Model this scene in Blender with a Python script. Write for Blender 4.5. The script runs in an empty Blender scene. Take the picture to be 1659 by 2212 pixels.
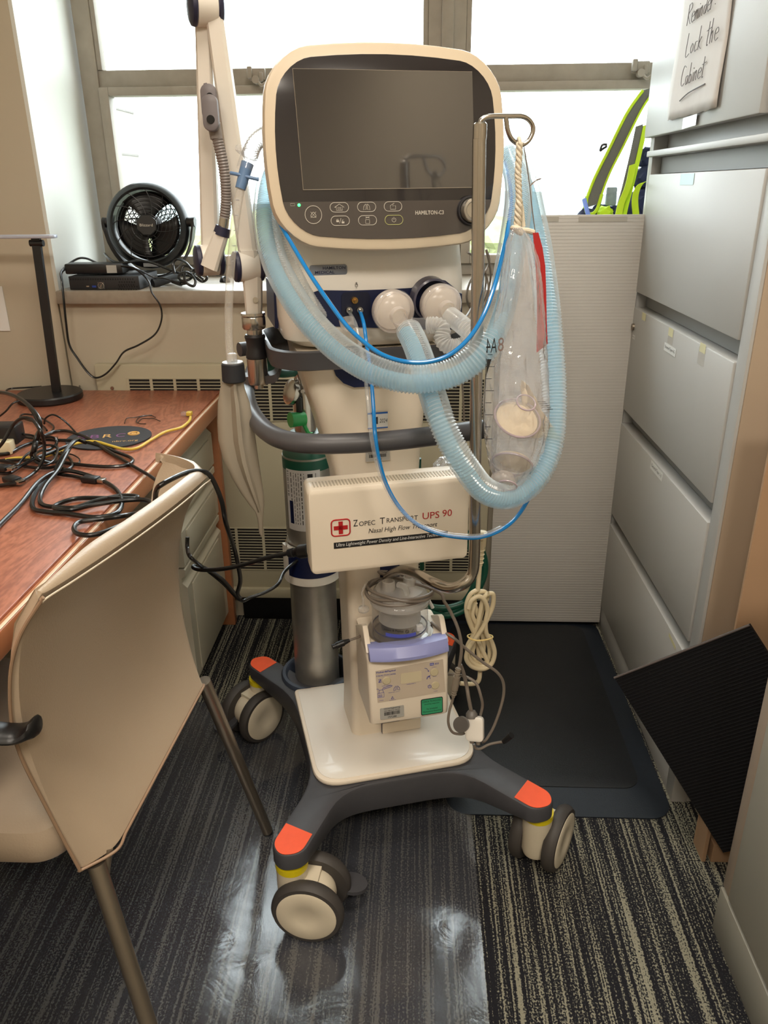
import bpy, bmesh, math, random
from mathutils import Vector as V, Matrix, noise as mnoise
from mathutils.geometry import tessellate_polygon
random.seed(7)
SC = bpy.context.scene
COL = SC.collection
# ---------------------------------------------------------------- camera
H, FPX, PITCH, YAW, ROLL = 1.26, 1680.0, math.radians(22.65), math.radians(2.5), math.radians(-0.5)
cf = V((-math.sin(YAW)*math.cos(PITCH), math.cos(YAW)*math.cos(PITCH), -math.sin(PITCH)))
r0 = V((math.cos(YAW), math.sin(YAW), 0)); u0 = r0.cross(cf)
cr = r0*math.cos(ROLL)+u0*math.sin(ROLL); cu = -r0*math.sin(ROLL)+u0*math.cos(ROLL)
CP = V((0, 0, H))
cam = bpy.data.cameras.new('camera'); co = bpy.data.objects.new('camera', cam); COL.objects.link(co)
co.matrix_world = Matrix(((cr.x, cu.x, -cf.x, 0), (cr.y, cu.y, -cf.y, 0), (cr.z, cu.z, -cf.z, H), (0, 0, 0, 1)))
cam.sensor_fit = 'VERTICAL'; cam.sensor_height = 36; cam.lens = FPX/2212*36; cam.clip_start = .02; cam.clip_end = 500
SC.camera = co
# ---------------------------------------------------------------- world, lights, exposure
SKY, LAMP, EXPO = 8.5, 25.0, 0.18
w = bpy.data.worlds.new('world'); SC.world = w; w.use_nodes = True
bg = w.node_tree.nodes['Background']; bg.inputs[0].default_value = (.90, .96, 1.0, 1); bg.inputs[1].default_value = SKY
SC.view_settings.view_transform = 'Standard'; SC.view_settings.look = 'None'; SC.view_settings.gamma = 1; SC.view_settings.exposure = EXPO
SC.view_settings.use_curve_mapping = False
SC.cycles.max_bounces = 12; SC.cycles.transparent_max_bounces = 40; SC.cycles.transmission_bounces = 10
SC.cycles.sample_clamp_indirect = 60; SC.cycles.caustics_reflective = False; SC.cycles.caustics_refractive = False
def pix(x, y):
    return cf+cr*((x-829.5)/FPX)-cu*((y-1106)/FPX)
def P(x, y, X=None, Y=None, Z=None):
    d = pix(x, y)
    t = X/d.x if X is not None else (Y/d.y if Y is not None else (Z-H)/d.z)
    return CP+d*t
# trolley frame
TA = math.radians(15.5); TM = Matrix.Translation((-.075, 1.40, 0)) @ Matrix.Rotation(TA, 4, 'Z'); TI = TM.inverted()
def L(x, y, X=None, Y=None, Z=None):
    d = TI.to_3x3() @ pix(x, y); c = TI @ CP
    t = (X-c.x)/d.x if X is not None else ((Y-c.y)/d.y if Y is not None else (Z-c.z)/d.z)
    return c+d*t
def LW(x, y, X=None, Y=None, Z=None): return TM @ L(x, y, X, Y, Z)
# ---------------------------------------------------------------- materials
MATS = {}
def nt(name):
    m = bpy.data.materials.new(name); m.use_nodes = True; t = m.node_tree; t.nodes.clear()
    o = t.nodes.new('ShaderNodeOutputMaterial'); MATS[name] = m
    return m, t, o
def front(t, sock):
    ge = t.nodes.new('ShaderNodeNewGeometry'); m_ = t.nodes.new('ShaderNodeMath'); m_.operation = 'SUBTRACT'; m_.inputs[0].default_value = 1
    t.links.new(ge.outputs['Backfacing'], m_.inputs[1]); k_ = t.nodes.new('ShaderNodeMath'); k_.operation = 'MULTIPLY'
    t.links.new(sock, k_.inputs[0]); t.links.new(m_.outputs[0], k_.inputs[1]); return k_.outputs[0]
def lin(c):
    return tuple((x/255/12.92 if x <= 10 else ((x/255+.055)/1.055)**2.4) for x in c)+(1,)
def mat(name, rgb, rough=.5, metal=0, var=.06, scale=12, bump=0, bscale=200, coat=0, spec=.5, emit=0, stretch=None):
    if name in MATS: return MATS[name]
    m, t, o = nt(name); N = t.nodes.new; K = t.links.new
    b = N('ShaderNodeBsdfPrincipled'); K(b.outputs[0], o.inputs[0])
    c = lin(rgb) if max(rgb) > 1.01 else tuple(rgb)+(1,)
    tc = N('ShaderNodeTexCoord'); mp = N('ShaderNodeMapping'); K(tc.outputs['Object'], mp.inputs[0])
    if stretch: mp.inputs['Scale'].default_value = stretch
    no = N('ShaderNodeTexNoise'); no.inputs['Scale'].default_value = scale; no.inputs['Detail'].default_value = 4
    K(mp.outputs[0], no.inputs['Vector'])
    r = N('ShaderNodeMix'); r.data_type = 'RGBA'
    r.inputs[6].default_value = tuple(x*(1-var) for x in c[:3])+(1,); r.inputs[7].default_value = tuple(min(1, x*(1+var)) for x in c[:3])+(1,)
    K(no.outputs[0], r.inputs[0]); K(r.outputs[2], b.inputs['Base Color'])
    b.inputs['Roughness'].default_value = rough; b.inputs['Metallic'].default_value = metal
    b.inputs['Coat Weight'].default_value = coat; b.inputs['Specular IOR Level'].default_value = spec
    if emit: b.inputs['Emission Color'].default_value = c; b.inputs['Emission Strength'].default_value = emit
    if bump:
        n2 = N('ShaderNodeTexNoise'); n2.inputs['Scale'].default_value = bscale; K(mp.outputs[0], n2.inputs['Vector'])
        bp = N('ShaderNodeBump'); bp.inputs['Strength'].default_value = bump; bp.inputs['Distance'].default_value = .001
        K(n2.outputs[0], bp.inputs['Height']); K(bp.outputs[0], b.inputs['Normal'])
    return m
def clear(name, rgb=(1, 1, 1), alpha=.25, rough=.08, gloss=1.0, body=(235, 235, 235), noisebump=0, ns=40, sides=None):
    """thin clear plastic: see-through, with a milky share and a Fresnel sheen"""
    if name in MATS: return MATS[name]
    m, t, o = nt(name); N = t.nodes.new; K = t.links.new
    tr = N('ShaderNodeBsdfTransparent'); tr.inputs[0].default_value = lin(rgb) if max(rgb) > 1.01 else tuple(rgb)+(1,)
    df = N('ShaderNodeBsdfDiffuse'); df.inputs[0].default_value = lin(body)
    tl = N('ShaderNodeBsdfTranslucent'); tl.inputs[0].default_value = lin(body)
    a = N('ShaderNodeMixShader'); a.inputs[0].default_value = .5; K(df.outputs[0], a.inputs[1]); K(tl.outputs[0], a.inputs[2])
    lw = N('ShaderNodeLayerWeight'); lw.inputs[0].default_value = .35
    mr = N('ShaderNodeMapRange'); mr.inputs[3].default_value = alpha*.8; mr.inputs[4].default_value = min(1, alpha*1.7)
    K(lw.outputs['Facing'], mr.inputs[0])
    b = N('ShaderNodeMixShader'); K(mr.outputs[0], b.inputs[0]); K(tr.outputs[0], b.inputs[1]); K(a.outputs[0], b.inputs[2])
    g = N('ShaderNodeBsdfGlossy'); g.inputs['Roughness'].default_value = rough
    fr = N('ShaderNodeFresnel'); fr.inputs[0].default_value = 1.45
    mu = N('ShaderNodeMath'); mu.operation = 'MULTIPLY'; mu.inputs[1].default_value = gloss; K(fr.outputs[0], mu.inputs[0])
    c = N('ShaderNodeMixShader'); K(front(t, mu.outputs[0]), c.inputs[0]); K(b.outputs[0], c.inputs[1]); K(g.outputs[0], c.inputs[2])
    K(c.outputs[0], o.inputs[0])
    no = N('ShaderNodeTexNoise'); no.inputs['Scale'].default_value = ns; no.inputs['Detail'].default_value = 3
    tc = N('ShaderNodeTexCoord'); K(tc.outputs['Object'], no.inputs['Vector'])
    bp = N('ShaderNodeBump'); bp.inputs['Strength'].default_value = max(noisebump, .02); bp.inputs['Distance'].default_value = .01
    K(no.outputs[0], bp.inputs['Height']); K(bp.outputs[0], g.inputs['Normal']); K(bp.outputs[0], fr.inputs['Normal'])
    return m
M_wall = mat('wall_paint', (182, 172, 152), .75, var=.04, scale=5, bump=.15, bscale=90)
M_reveal = mat('reveal_paint', (212, 214, 208), .6, var=.04, scale=6, bump=.2, bscale=60)
M_ceil = mat('ceiling_paint', (225, 222, 212), .9)
M_sill = mat('sill_stone', (150, 140, 126), .35, var=.18, scale=60, bump=.05)
M_frame = mat('window_metal', (148, 140, 128), .55, var=.25, scale=18, bump=.3, bscale=150)
M_rad = mat('radiator_enamel', (176, 168, 144), .5, var=.03)
M_slotshade = mat('grille_slot_shade', (24, 20, 18), .8)  # near-black that paints the shade inside the grille slots
M_base = mat('black_cove_base', (14, 15, 18), .45)
M_white = mat('cream_plastic', (232, 220, 202), .38, var=.02, bump=.05, bscale=800)
M_white2 = mat('white_coated_metal', (234, 229, 220), .28, var=.02, coat=.25)
M_arm = mat('arm_enamel', (214, 208, 198), .4, var=.02)
M_navy = mat('navy_plastic', (14, 26, 66), .4)
M_gray = mat('charcoal_rail', (72, 71, 74), .42, var=.08, scale=40)
M_base_gray = mat('charcoal_base', (66, 66, 70), .5, var=.1, scale=50, bump=.1, bscale=400)
M_black = mat('black_plastic', (20, 20, 22), .38)
M_cord = mat('black_cord_rubber', (14, 14, 15), .28, coat=.2)
M_steel = mat('brushed_steel', (182, 176, 168), .22, metal=1, var=.04)
M_steel2 = mat('scuffed_aluminium', (166, 162, 154), .36, metal=.75, var=.28, scale=22)
M_orange = mat('orange_tape', (238, 84, 28), .5, var=.08, scale=60)
M_yellow = mat('yellow_ring', (220, 200, 20), .45)
M_tyre = mat('grey_tyre', (62, 58, 55), .6, var=.15, scale=30)
M_hub = mat('cream_wheel', (214, 203, 180), .5, var=.12, scale=20)
M_orangepaint = M_orange
M_green = mat('green_paint', (10, 74, 58), .35, var=.15)
M_greencap = mat('green_cap', (44, 158, 82), .4)
M_cab = mat('grey_cabinet_enamel', (172, 171, 168), .42, var=.02, bump=.12, bscale=900)
M_cabshade = mat('cabinet_recess_shade', (126, 125, 122), .5, var=.03)  # cabinet grey darkened to paint in the shading of the recesses
M_cabside = mat('near_cabinet_laminate', (170, 164, 150), .4, var=.03)
M_foam = mat('white_corrugated_plastic', (188, 184, 178), .45, var=.03)
M_leather = mat('taupe_vinyl', (176, 158, 136), .36, var=.05, scale=10, bump=.35, bscale=350)
M_stitch = mat('stitching', (214, 200, 178), .6)
M_piping = mat('taupe_piping', (150, 124, 100), .45)
M_champagne = mat('champagne_steel', (146, 136, 122), .34, metal=.85)
M_label = mat('paper_label', (222, 222, 220), .5, var=.02)
M_silverlabel = mat('silver_label', (168, 166, 160), .4)
M_ink = mat('black_ink', (24, 24, 26), .6)
M_blueink = mat('blue_ink', (58, 66, 160), .5)
M_red = mat('red_ink', (176, 26, 30), .5)
M_redtag = mat('red_tag', (176, 34, 36), .5)
M_lilac = mat('lilac_plastic', (146, 152, 206), .35)
M_panelgray = mat('panel_film', (196, 182, 164), .4)
M_button = mat('button_rubber', (196, 184, 152), .5)
M_beige_cord = mat('beige_cord', (208, 194, 162), .42)
M_gray_cord = mat('grey_cord', (120, 110, 100), .42)
M_lime = mat('lime_fabric', (178, 210, 24), .7)
M_navyfab = mat('navy_fabric', (26, 32, 66), .8)
M_strapgray = mat('grey_webbing', (96, 96, 90), .8, bump=.6, bscale=250)
M_board = mat('black_foam_board', (9, 9, 13), .75, bump=.8, bscale=350, spec=.25)
M_card = mat('brown_cardboard', (164, 132, 102), .75, var=.1, scale=9)
M_mat = mat('black_rubber_mat', (17, 20, 24), .5, var=.12, bump=.6, bscale=500)
M_rope = mat('cotton_cord', (222, 212, 192), .8, bump=.8, bscale=300)
M_yellowcable = mat('yellow_cable', (214, 182, 70), .45)
M_bluetube = mat('blue_tubing', (10, 122, 196), .2, coat=.3)
M_cleartube = clear('clear_tubing', alpha=.22, body=(230, 235, 238))
M_hose = clear('clear_corrugated_plastic', (.97, .99, .995), alpha=.30, rough=.14, gloss=1.0, body=(244, 248, 250))
M_liner = clear('pale_blue_liner', (.80, .93, .98), alpha=.62, rough=.3, gloss=.2, body=(168, 214, 234))
M_linerteal = M_liner
M_whitehose = clear('milky_corrugated_plastic', (.95, .95, .95), alpha=.5, rough=.15, gloss=1.2, body=(240, 240, 238))
M_bag = clear('clear_bag_film', alpha=.24, rough=.06, gloss=2.8, body=(242, 240, 244), noisebump=1.0, ns=26)
M_flex = clear('ridged_clear_plastic', alpha=.6, rough=.15, gloss=1.0, body=(205, 204, 200))
M_clearhard = clear('clear_rigid_plastic', alpha=.13, rough=.04, gloss=1.2, body=(228, 228, 232))
M_filter = clear('filter_shell', alpha=.55, rough=.2, gloss=.6, body=(236, 228, 222))
M_frost = clear('frosted_plastic', alpha=.36, rough=.22, gloss=.9, body=(240, 236, 230))
M_screen = mat('dark_display_glass', (58, 55, 53), .1, var=.12, scale=7, spec=.9, coat=.6)
M_bezel = mat('black_glossy_bezel', (38, 35, 37), .18, var=.05, spec=.6, coat=.3)
M_bezel2 = mat('grey_key_panel', (72, 66, 62), .3, var=.06, scale=9)
M_bezrim = mat('cream_bezel_rim', (206, 191, 167), .34, var=.02)
M_etched = mat('key_print', (190, 184, 172), .5)
M_led = mat('green_led', (60, 255, 110), .3, emit=4.0, var=0)
M_knob = mat('silver_knob', (176, 170, 160), .25, metal=.8)
def wood():
    m, t, o = nt('cherry_laminate'); N = t.nodes.new; K = t.links.new
    b = N('ShaderNodeBsdfPrincipled'); K(b.outputs[0], o.inputs[0])
    tc = N('ShaderNodeTexCoord'); mp = N('ShaderNodeMapping'); mp.inputs['Scale'].default_value = (5.5, 1.6, 5.5); K(tc.outputs['Object'], mp.inputs[0])
    n = N('ShaderNodeTexNoise'); n.inputs['Scale'].default_value = 1.6; n.inputs['Detail'].default_value = 6; n.inputs['Distortion'].default_value = 1.6; K(mp.outputs[0], n.inputs['Vector'])
    wv = N('ShaderNodeMath'); wv.operation = 'SINE'; mm = N('ShaderNodeMath'); mm.operation = 'MULTIPLY'; mm.inputs[1].default_value = 60
    K(n.outputs[0], mm.inputs[0]); K(mm.outputs[0], wv.inputs[0])
    n2 = N('ShaderNodeTexNoise'); n2.inputs['Scale'].default_value = 30; n2.inputs['Detail'].default_value = 5; K(mp.outputs[0], n2.inputs['Vector'])
    ad = N('ShaderNodeMath'); ad.operation = 'MULTIPLY_ADD'; ad.inputs[1].default_value = .14; K(wv.outputs[0], ad.inputs[0]); K(n2.outputs[0], ad.inputs[2])
    cr_ = N('ShaderNodeValToRGB'); cr_.color_ramp.elements[0].color = lin((138, 80, 58)); cr_.color_ramp.elements[1].color = lin((170, 106, 80))
    cr_.color_ramp.elements[0].position = .3; cr_.color_ramp.elements[1].position = .68
    K(ad.outputs[0], cr_.inputs[0]); K(cr_.outputs[0], b.inputs['Base Color']); b.inputs['Roughness'].default_value = .33
    return m
M_wood = wood()
M_woodedge = mat('cherry_edge', (170, 110, 74), .35, var=.1, scale=30, stretch=(1, .1, 3))
M_woodlip = mat('desk_edge_lip', (226, 200, 176), .3)
def carpet():
    m, t, o = nt('striped_loop_carpet'); N = t.nodes.new; K = t.links.new
    b = N('ShaderNodeBsdfPrincipled'); K(b.outputs[0], o.inputs[0]); b.inputs['Roughness'].default_value = .95; b.inputs['Specular IOR Level'].default_value = .1
    tc = N('ShaderNodeTexCoord')
    def noi(sc, scale, det=2):
        mp = N('ShaderNodeMapping'); mp.inputs['Scale'].default_value = sc; K(tc.outputs['Object'], mp.inputs[0])
        n = N('ShaderNodeTexNoise'); n.inputs['Scale'].default_value = scale; n.inputs['Detail'].default_value = det; K(mp.outputs[0], n.inputs['Vector']); return n
    def mth(op, a, b_, c=None):
        x = N('ShaderNodeMath'); x.operation = op
        for i, q in enumerate((a, b_, c)):
            if q is None: continue
            if isinstance(q, (int, float)): x.inputs[i].default_value = q
            else: K(q, x.inputs[i])
        return x.outputs[0]
    sx = N('ShaderNodeSeparateXYZ'); K(tc.outputs['Object'], sx.inputs[0])
    wob = noi((1, 1, 1), 70); wx = mth('MULTIPLY_ADD', wob.outputs[0], .0035, sx.outputs[0])
    cb = N('ShaderNodeCombineXYZ'); K(wx, cb.inputs[0])
    slow = mth('MULTIPLY', sx.outputs[1], .012); K(slow, cb.inputs[1])
    fine = N('ShaderNodeTexNoise'); fine.inputs['Scale'].default_value = 225; fine.inputs['Detail'].default_value = 1; K(cb.outputs[0], fine.inputs['Vector'])
    cb2 = N('ShaderNodeCombineXYZ'); K(wx, cb2.inputs[0])
    band = N('ShaderNodeTexNoise'); band.inputs['Scale'].default_value = 46; band.inputs['Detail'].default_value = 1; K(cb2.outputs[0], band.inputs['Vector'])
    f = mth('ADD', fine.outputs[0], mth('MULTIPLY', mth('SUBTRACT', band.outputs[0], .5), .8))
    loop = noi((1, .8, 1), 330, 1)
    g = mth('ADD', f, mth('MULTIPLY', mth('SUBTRACT', loop.outputs[0], .5), .9))
    rp = N('ShaderNodeValToRGB'); e = rp.color_ramp.elements
    e[0].position = .49; e[0].color = lin((34, 34, 38)); e[1].position = .64; e[1].color = lin((138, 135, 118))
    x = e.new(.555); x.color = lin((74, 74, 70))
    K(g, rp.inputs[0]); K(rp.outputs[0], b.inputs['Base Color'])
    bp = N('ShaderNodeBump'); bp.inputs['Strength'].default_value = .9; bp.inputs['Distance'].default_value = .003
    K(mth('ADD', loop.outputs[0], mth('MULTIPLY', f, .6)), bp.inputs['Height']); K(bp.outputs[0], b.inputs['Normal'])
    return m
M_carpet = carpet()
def chairmat():
    m, t, o = nt('clear_floor_protector'); N = t.nodes.new; K = t.links.new
    tr = N('ShaderNodeBsdfTransparent'); tr.inputs[0].default_value = (.78, .78, .80, 1)
    df = N('ShaderNodeBsdfDiffuse'); df.inputs[0].default_value = (.30, .32, .37, 1)
    a = N('ShaderNodeMixShader'); a.inputs[0].default_value = .09; K(tr.outputs[0], a.inputs[1]); K(df.outputs[0], a.inputs[2])
    g = N('ShaderNodeBsdfGlossy'); g.inputs['Roughness'].default_value = .17
    fr = N('ShaderNodeFresnel'); fr.inputs[0].default_value = 1.68
    c = N('ShaderNodeMixShader'); K(front(t, fr.outputs[0]), c.inputs[0]); K(a.outputs[0], c.inputs[1]); K(g.outputs[0], c.inputs[2]); K(c.outputs[0], o.inputs[0])
    tc = N('ShaderNodeTexCoord'); n = N('ShaderNodeTexNoise'); n.inputs['Scale'].default_value = 9; n.inputs['Detail'].default_value = 5; n.inputs['Distortion'].default_value = 1.0
    K(tc.outputs['Object'], n.inputs['Vector'])
    bp = N('ShaderNodeBump'); bp.inputs['Strength'].default_value = .12; bp.inputs['Distance'].default_value = .01; K(n.outputs[0], bp.inputs['Height'])
    K(bp.outputs[0], g.inputs['Normal']); K(bp.outputs[0], fr.inputs['Normal'])
    mr = N('ShaderNodeMapRange'); mr.inputs[1].default_value = .35; mr.inputs[2].default_value = .7; mr.inputs[3].default_value = .09; mr.inputs[4].default_value = .22
    K(n.outputs[0], mr.inputs[0]); K(mr.outputs[0], g.inputs['Roughness'])
    return m
M_chairmat = chairmat()
def glass():
    m, t, o = nt('window_glass'); N = t.nodes.new; K = t.links.new
    tr = N('ShaderNodeBsdfTransparent'); tr.inputs[0].default_value = (.96, .98, .97, 1)
    g = N('ShaderNodeBsdfGlossy'); g.inputs['Roughness'].default_value = .02
    fr = N('ShaderNodeFresnel'); fr.inputs[0].default_value = 1.45
    c = N('ShaderNodeMixShader'); K(front(t, fr.outputs[0]), c.inputs[0]); K(tr.outputs[0], c.inputs[1]); K(g.outputs[0], c.inputs[2]); K(c.outputs[0], o.inputs[0])
    return m
M_glass = glass()
# ---------------------------------------------------------------- mesh helpers (all in world space)
I4 = Matrix.Identity(4)
def smooth(pts, n=8, closed=False):
    pts = [V(p) for p in pts]; out = []
    m = len(pts)
    if m < 3: return pts
    rng = range(m if closed else m-1)
    for i in rng:
        g = lambda k: pts[k % m] if closed else pts[max(0, min(m-1, k))]
        a, b, c, d = g(i-1), g(i), g(i+1), g(i+2)
        for k in range(n):
            t = k/n
            out.append(.5*((2*b)+(c-a)*t+(2*a-5*b+4*c-d)*t*t+(3*b-a-3*c+d)*t**3))
    if not closed: out.append(pts[-1])
    return out
def resample(pts, step):
    out = [pts[0].copy()]; acc = 0
    for a, b in zip(pts, pts[1:]):
        l = (b-a).length
        if l < 1e-9: continue
        s = step-acc
        while s <= l:
            out.append(a+(b-a)*(s/l)); s += step
        acc = l-(s-step)
    return out
def rr(w, h, r, n=6, cx=0, cy=0):
    out = []
    for (sx, sy, a0) in ((1, 1, 0), (-1, 1, 90), (-1, -1, 180), (1, -1, 270)):
        for k in range(n+1):
            a = math.radians(a0+90*k/n)
            out.append((cx+sx*(w/2-r)+r*math.cos(a), cy+sy*(h/2-r)+r*math.sin(a)))
    return out
class B:
    def __init__(s, M=None): s.b = bmesh.new(); s.M = M or I4
    def v(s, p, M=None): return s.b.verts.new((M or s.M) @ V(p))
    def box(s, x0, x1, y0, y1, z0, z1, bev=0, seg=2, M=None):
        q = bmesh.ops.create_cube(s.b, size=1)['verts']
        for v in q: v.co = V(((x0+x1)/2+v.co.x*(x1-x0), (y0+y1)/2+v.co.y*(y1-y0), (z0+z1)/2+v.co.z*(z1-z0)))
        if bev:
            ed = list({e for v in q for e in v.link_edges})
            r = bmesh.ops.bevel(s.b, geom=ed, offset=bev, segments=seg, affect='EDGES', profile=.5)
            q = list({v for f in r['faces'] for v in f.verts} | {v for v in q if v.is_valid})
        for v in q: v.co = (M or s.M) @ v.co
        return s
    def loft(s, secs, cap=True, M=None, close=False, tess=None):
        rings = [[s.v(p, M) for p in sec] for sec in secs]
        n = len(rings[0]); mm = len(rings)
        for i in range(mm if close else mm-1):
            a, b = rings[i], rings[(i+1) % mm]
            for k in range(n): s.b.faces.new((a[k], a[(k+1) % n], b[(k+1) % n], b[k]))
        if cap and not close:
            if tess:
                for ring, fl in ((rings[0], 1), (rings[-1], 0)):
                    for tr_ in tessellate_polygon([[V((*q, 0)) for q in tess]]):
                        try: s.b.faces.new([ring[i] for i in (tr_[::-1] if fl else tr_)])
                        except ValueError: pass
            else: s.b.faces.new(rings[0][::-1]); s.b.faces.new(rings[-1])
        return s
    def prism(s, pts, a0, a1, axis='z', bev=0, M=None):
        """outline (u,v) extruded; axis z: (u,v,a); axis y: (u,a,v); axis x: (a,u,v)"""
        f = {'z': lambda u, v, a: (u, v, a), 'y': lambda u, v, a: (u, a, v), 'x': lambda u, v, a: (a, u, v)}[axis]
        cx = sum(p[0] for p in pts)/len(pts); cy = sum(p[1] for p in pts)/len(pts)
        def ins(d):
            if not d: return pts
            out = []
            m = len(pts)
            for i, p in enumerate(pts):
                a = V(pts[i-1]+(0,)) if len(pts[i-1]) == 2 else V(pts[i-1]); b = V((*p[:2], 0)); c = V((*pts[(i+1) % m][:2], 0)); a = V((a.x, a.y, 0))
                t = (c-a)
                if t.length < 1e-9: out.append(p); continue
                t.normalize(); nn = V((-t.y, t.x)) if True else None
                out.append((p[0]+nn.x*d*s.or_, p[1]+nn.y*d*s.or_))
            return out
        ar = sum(pts[i-1][0]*pts[i][1]-pts[i][0]*pts[i-1][1] for i in range(len(pts))); s.or_ = 1 if ar > 0 else -1
        if bev:
            sg = 1 if a1 > a0 else -1
            lv = [(bev, a0), (bev*.3, a0+sg*bev*.3), (0, a0+sg*bev), (0, a1-sg*bev), (bev*.3, a1-sg*bev*.3), (bev, a1)]
        else: lv = [(0, a0), (0, a1)]
        return s.loft([[f(u, v, a) for u, v in ins(d)] for d, a in lv], M=M, tess=pts if len(pts) > 12 else None)
    def cyl(s, p0, p1, r0, r1=None, seg=24, M=None, cap=True):
        p0, p1 = V(p0), V(p1); r1 = r0 if r1 is None else r1
        d = (p1-p0).normalized(); a = d.orthogonal().normalized(); b = d.cross(a)
        c = lambda p, r: [p+(a*math.cos(2*math.pi*k/seg)+b*math.sin(2*math.pi*k/seg))*r for k in range(seg)]
        return s.loft([c(p0, r0), c(p1, r1)], cap, M)
    def lathe(s, prof, o=(0, 0, 0), d=(0, 0, 1), seg=32, M=None, cap=True, sx=1, sy=1):
        o, d = V(o), V(d).normalized(); a = V((1, 0, 0)) if abs(d.x) < .9 else V((0, 1, 0))
        a = (a-d*a.dot(d)).normalized(); b = d.cross(a)
        secs = [[o+d*z+(a*math.cos(2*math.pi*k/seg)*sx+b*math.sin(2*math.pi*k/seg)*sy)*max(r, 1e-5) for k in range(seg)] for r, z in prof]
        return s.loft(secs, cap, M)
    def tube(s, pts, r, seg=10, closed=False, n=8, cor=0, pitch=.006, M=None, flat=1, sm=True, rf=None):
        pts = smooth(pts, n, closed) if sm else [V(p) for p in pts]
        if cor: pts = resample(pts, pitch/4)
        m = len(pts); secs = []; up = None
        for i, p in enumerate(pts):
            t = (pts[(i+1) % m]-pts[i-1]) if closed else (pts[min(m-1, i+1)]-pts[max(0, i-1)])
            if t.length < 1e-9: t = V((0, 0, 1))
            t.normalize()
            if up is None: up = t.orthogonal().normalized()
            up = (up-t*up.dot(t))
            if up.length < 1e-6: up = t.orthogonal()
            up.normalize(); q = t.cross(up)
            rad = r if rf is None else rf(i/(m-1))*r
            if cor: rad = r-cor*(0, .5, 1, .5)[i % 4]
            secs.append([p+(up*math.cos(2*math.pi*k/seg)*flat+q*math.sin(2*math.pi*k/seg))*rad for k in range(seg)])
        return s.loft(secs, not closed, M, close=closed)
    def torus(s, c, d, R, r, seg=40, rs=8, M=None):
        c, d = V(c), V(d).normalized(); a = d.orthogonal().normalized(); b = d.cross(a)
        return s.tube([c+(a*math.cos(2*math.pi*k/seg)+b*math.sin(2*math.pi*k/seg))*R for k in range(seg)], r, rs, True, sm=False, M=M)
    def grid(s, rows, M=None):
        g = [[s.v(p, M) for p in r] for r in rows]
        for i in range(len(g)-1):
            for k in range(len(g[0])-1): s.b.faces.new((g[i][k], g[i][k+1], g[i+1][k+1], g[i+1][k]))
        return s
RM = {}
def obj(name, b, m, parent=None, flat=False, ang=35, mods=None):
    me = bpy.data.meshes.new(name); bm = b.b if isinstance(b, B) else b
    root = parent
    while root is not None and root.parent is not None: root = root.parent
    if root is not None and root.name in RM: bm.transform(RM[root.name].inverted())
    bmesh.ops.recalc_face_normals(bm, faces=bm.faces)
    bm.to_mesh(me); bm.free()
    if not flat:
        me.shade_smooth(); me.set_sharp_from_angle(angle=math.radians(ang))
    me.materials.append(m); o = bpy.data.objects.new(name, me); COL.objects.link(o)
    if parent is not None: o.parent = parent
    return o
def thing(name, label, cat, loc=(0, 0, 0), rz=0, group=None):
    o = bpy.data.objects.new(name, None); COL.objects.link(o); o.empty_display_size = .05
    o.location = loc; o.rotation_euler = (0, 0, rz)
    RM[o.name] = Matrix.Translation(loc) @ Matrix.Rotation(rz, 4, 'Z')
    o['label'] = label; o['category'] = cat
    if group: o['group'] = group
    return o
def tag(o, label, cat, group=None, kind=None):
    o['label'] = label; o['category'] = cat
    if group: o['group'] = group
    if kind: o['kind'] = kind
    return o
def struct(name, b, m, flat=False):
    o = obj(name, b, m, flat=flat); o['kind'] = 'structure'; return o
def lab(o, t): o['label'] = t; return o
def frame(o, x, n):
    """matrix with x axis along x, z axis along normal n"""
    n = V(n).normalized(); x = V(x); x = (x-n*x.dot(n)).normalized(); y = n.cross(x)
    return Matrix(((x.x, y.x, n.x, o[0]), (x.y, y.y, n.y, o[1]), (x.z, y.z, n.z, o[2]), (0, 0, 0, 1)))
def text(body, w_, h_, M, m, parent, name='lettering', shear=0, align=0, depth=.0002, off=0):
    """letters fitted to a w by h box centred on M"""
    c = bpy.data.curves.new('t', 'FONT'); c.body = body; c.shear = shear; c.size = 1; c.align_x = 'CENTER' if align == 0 else 'LEFT'; c.offset = off; c.resolution_u = 3
    c.space_line = .95
    o = bpy.data.objects.new('t', c); COL.objects.link(o)
    dg = bpy.context.evaluated_depsgraph_get(); me = bpy.data.meshes.new_from_object(o.evaluated_get(dg))
    bpy.data.objects.remove(o); bpy.data.curves.remove(c)
    xs = [v.co.x for v in me.vertices]; ys = [v.co.y for v in me.vertices]
    bm = bmesh.new(); bm.from_mesh(me); bpy.data.meshes.remove(me)
    sx = w_/(max(xs)-min(xs)); sy = h_/(max(ys)-min(ys)) if h_ else sx
    cx, cy = (max(xs)+min(xs))/2, (max(ys)+min(ys))/2
    for v in bm.verts: v.co = M @ V(((v.co.x-cx)*sx, (v.co.y-cy)*sy, depth))
    bb = B(); bb.b.free(); bb.b = bm
    return obj(name, bb, m, parent, flat=True)
def sheet(w_, h_, M, m, parent, name, r=.001, th=.0003):
    return obj(name, B(M).prism(rr(w_, h_, r, 4), 0, th), m, parent)
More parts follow.
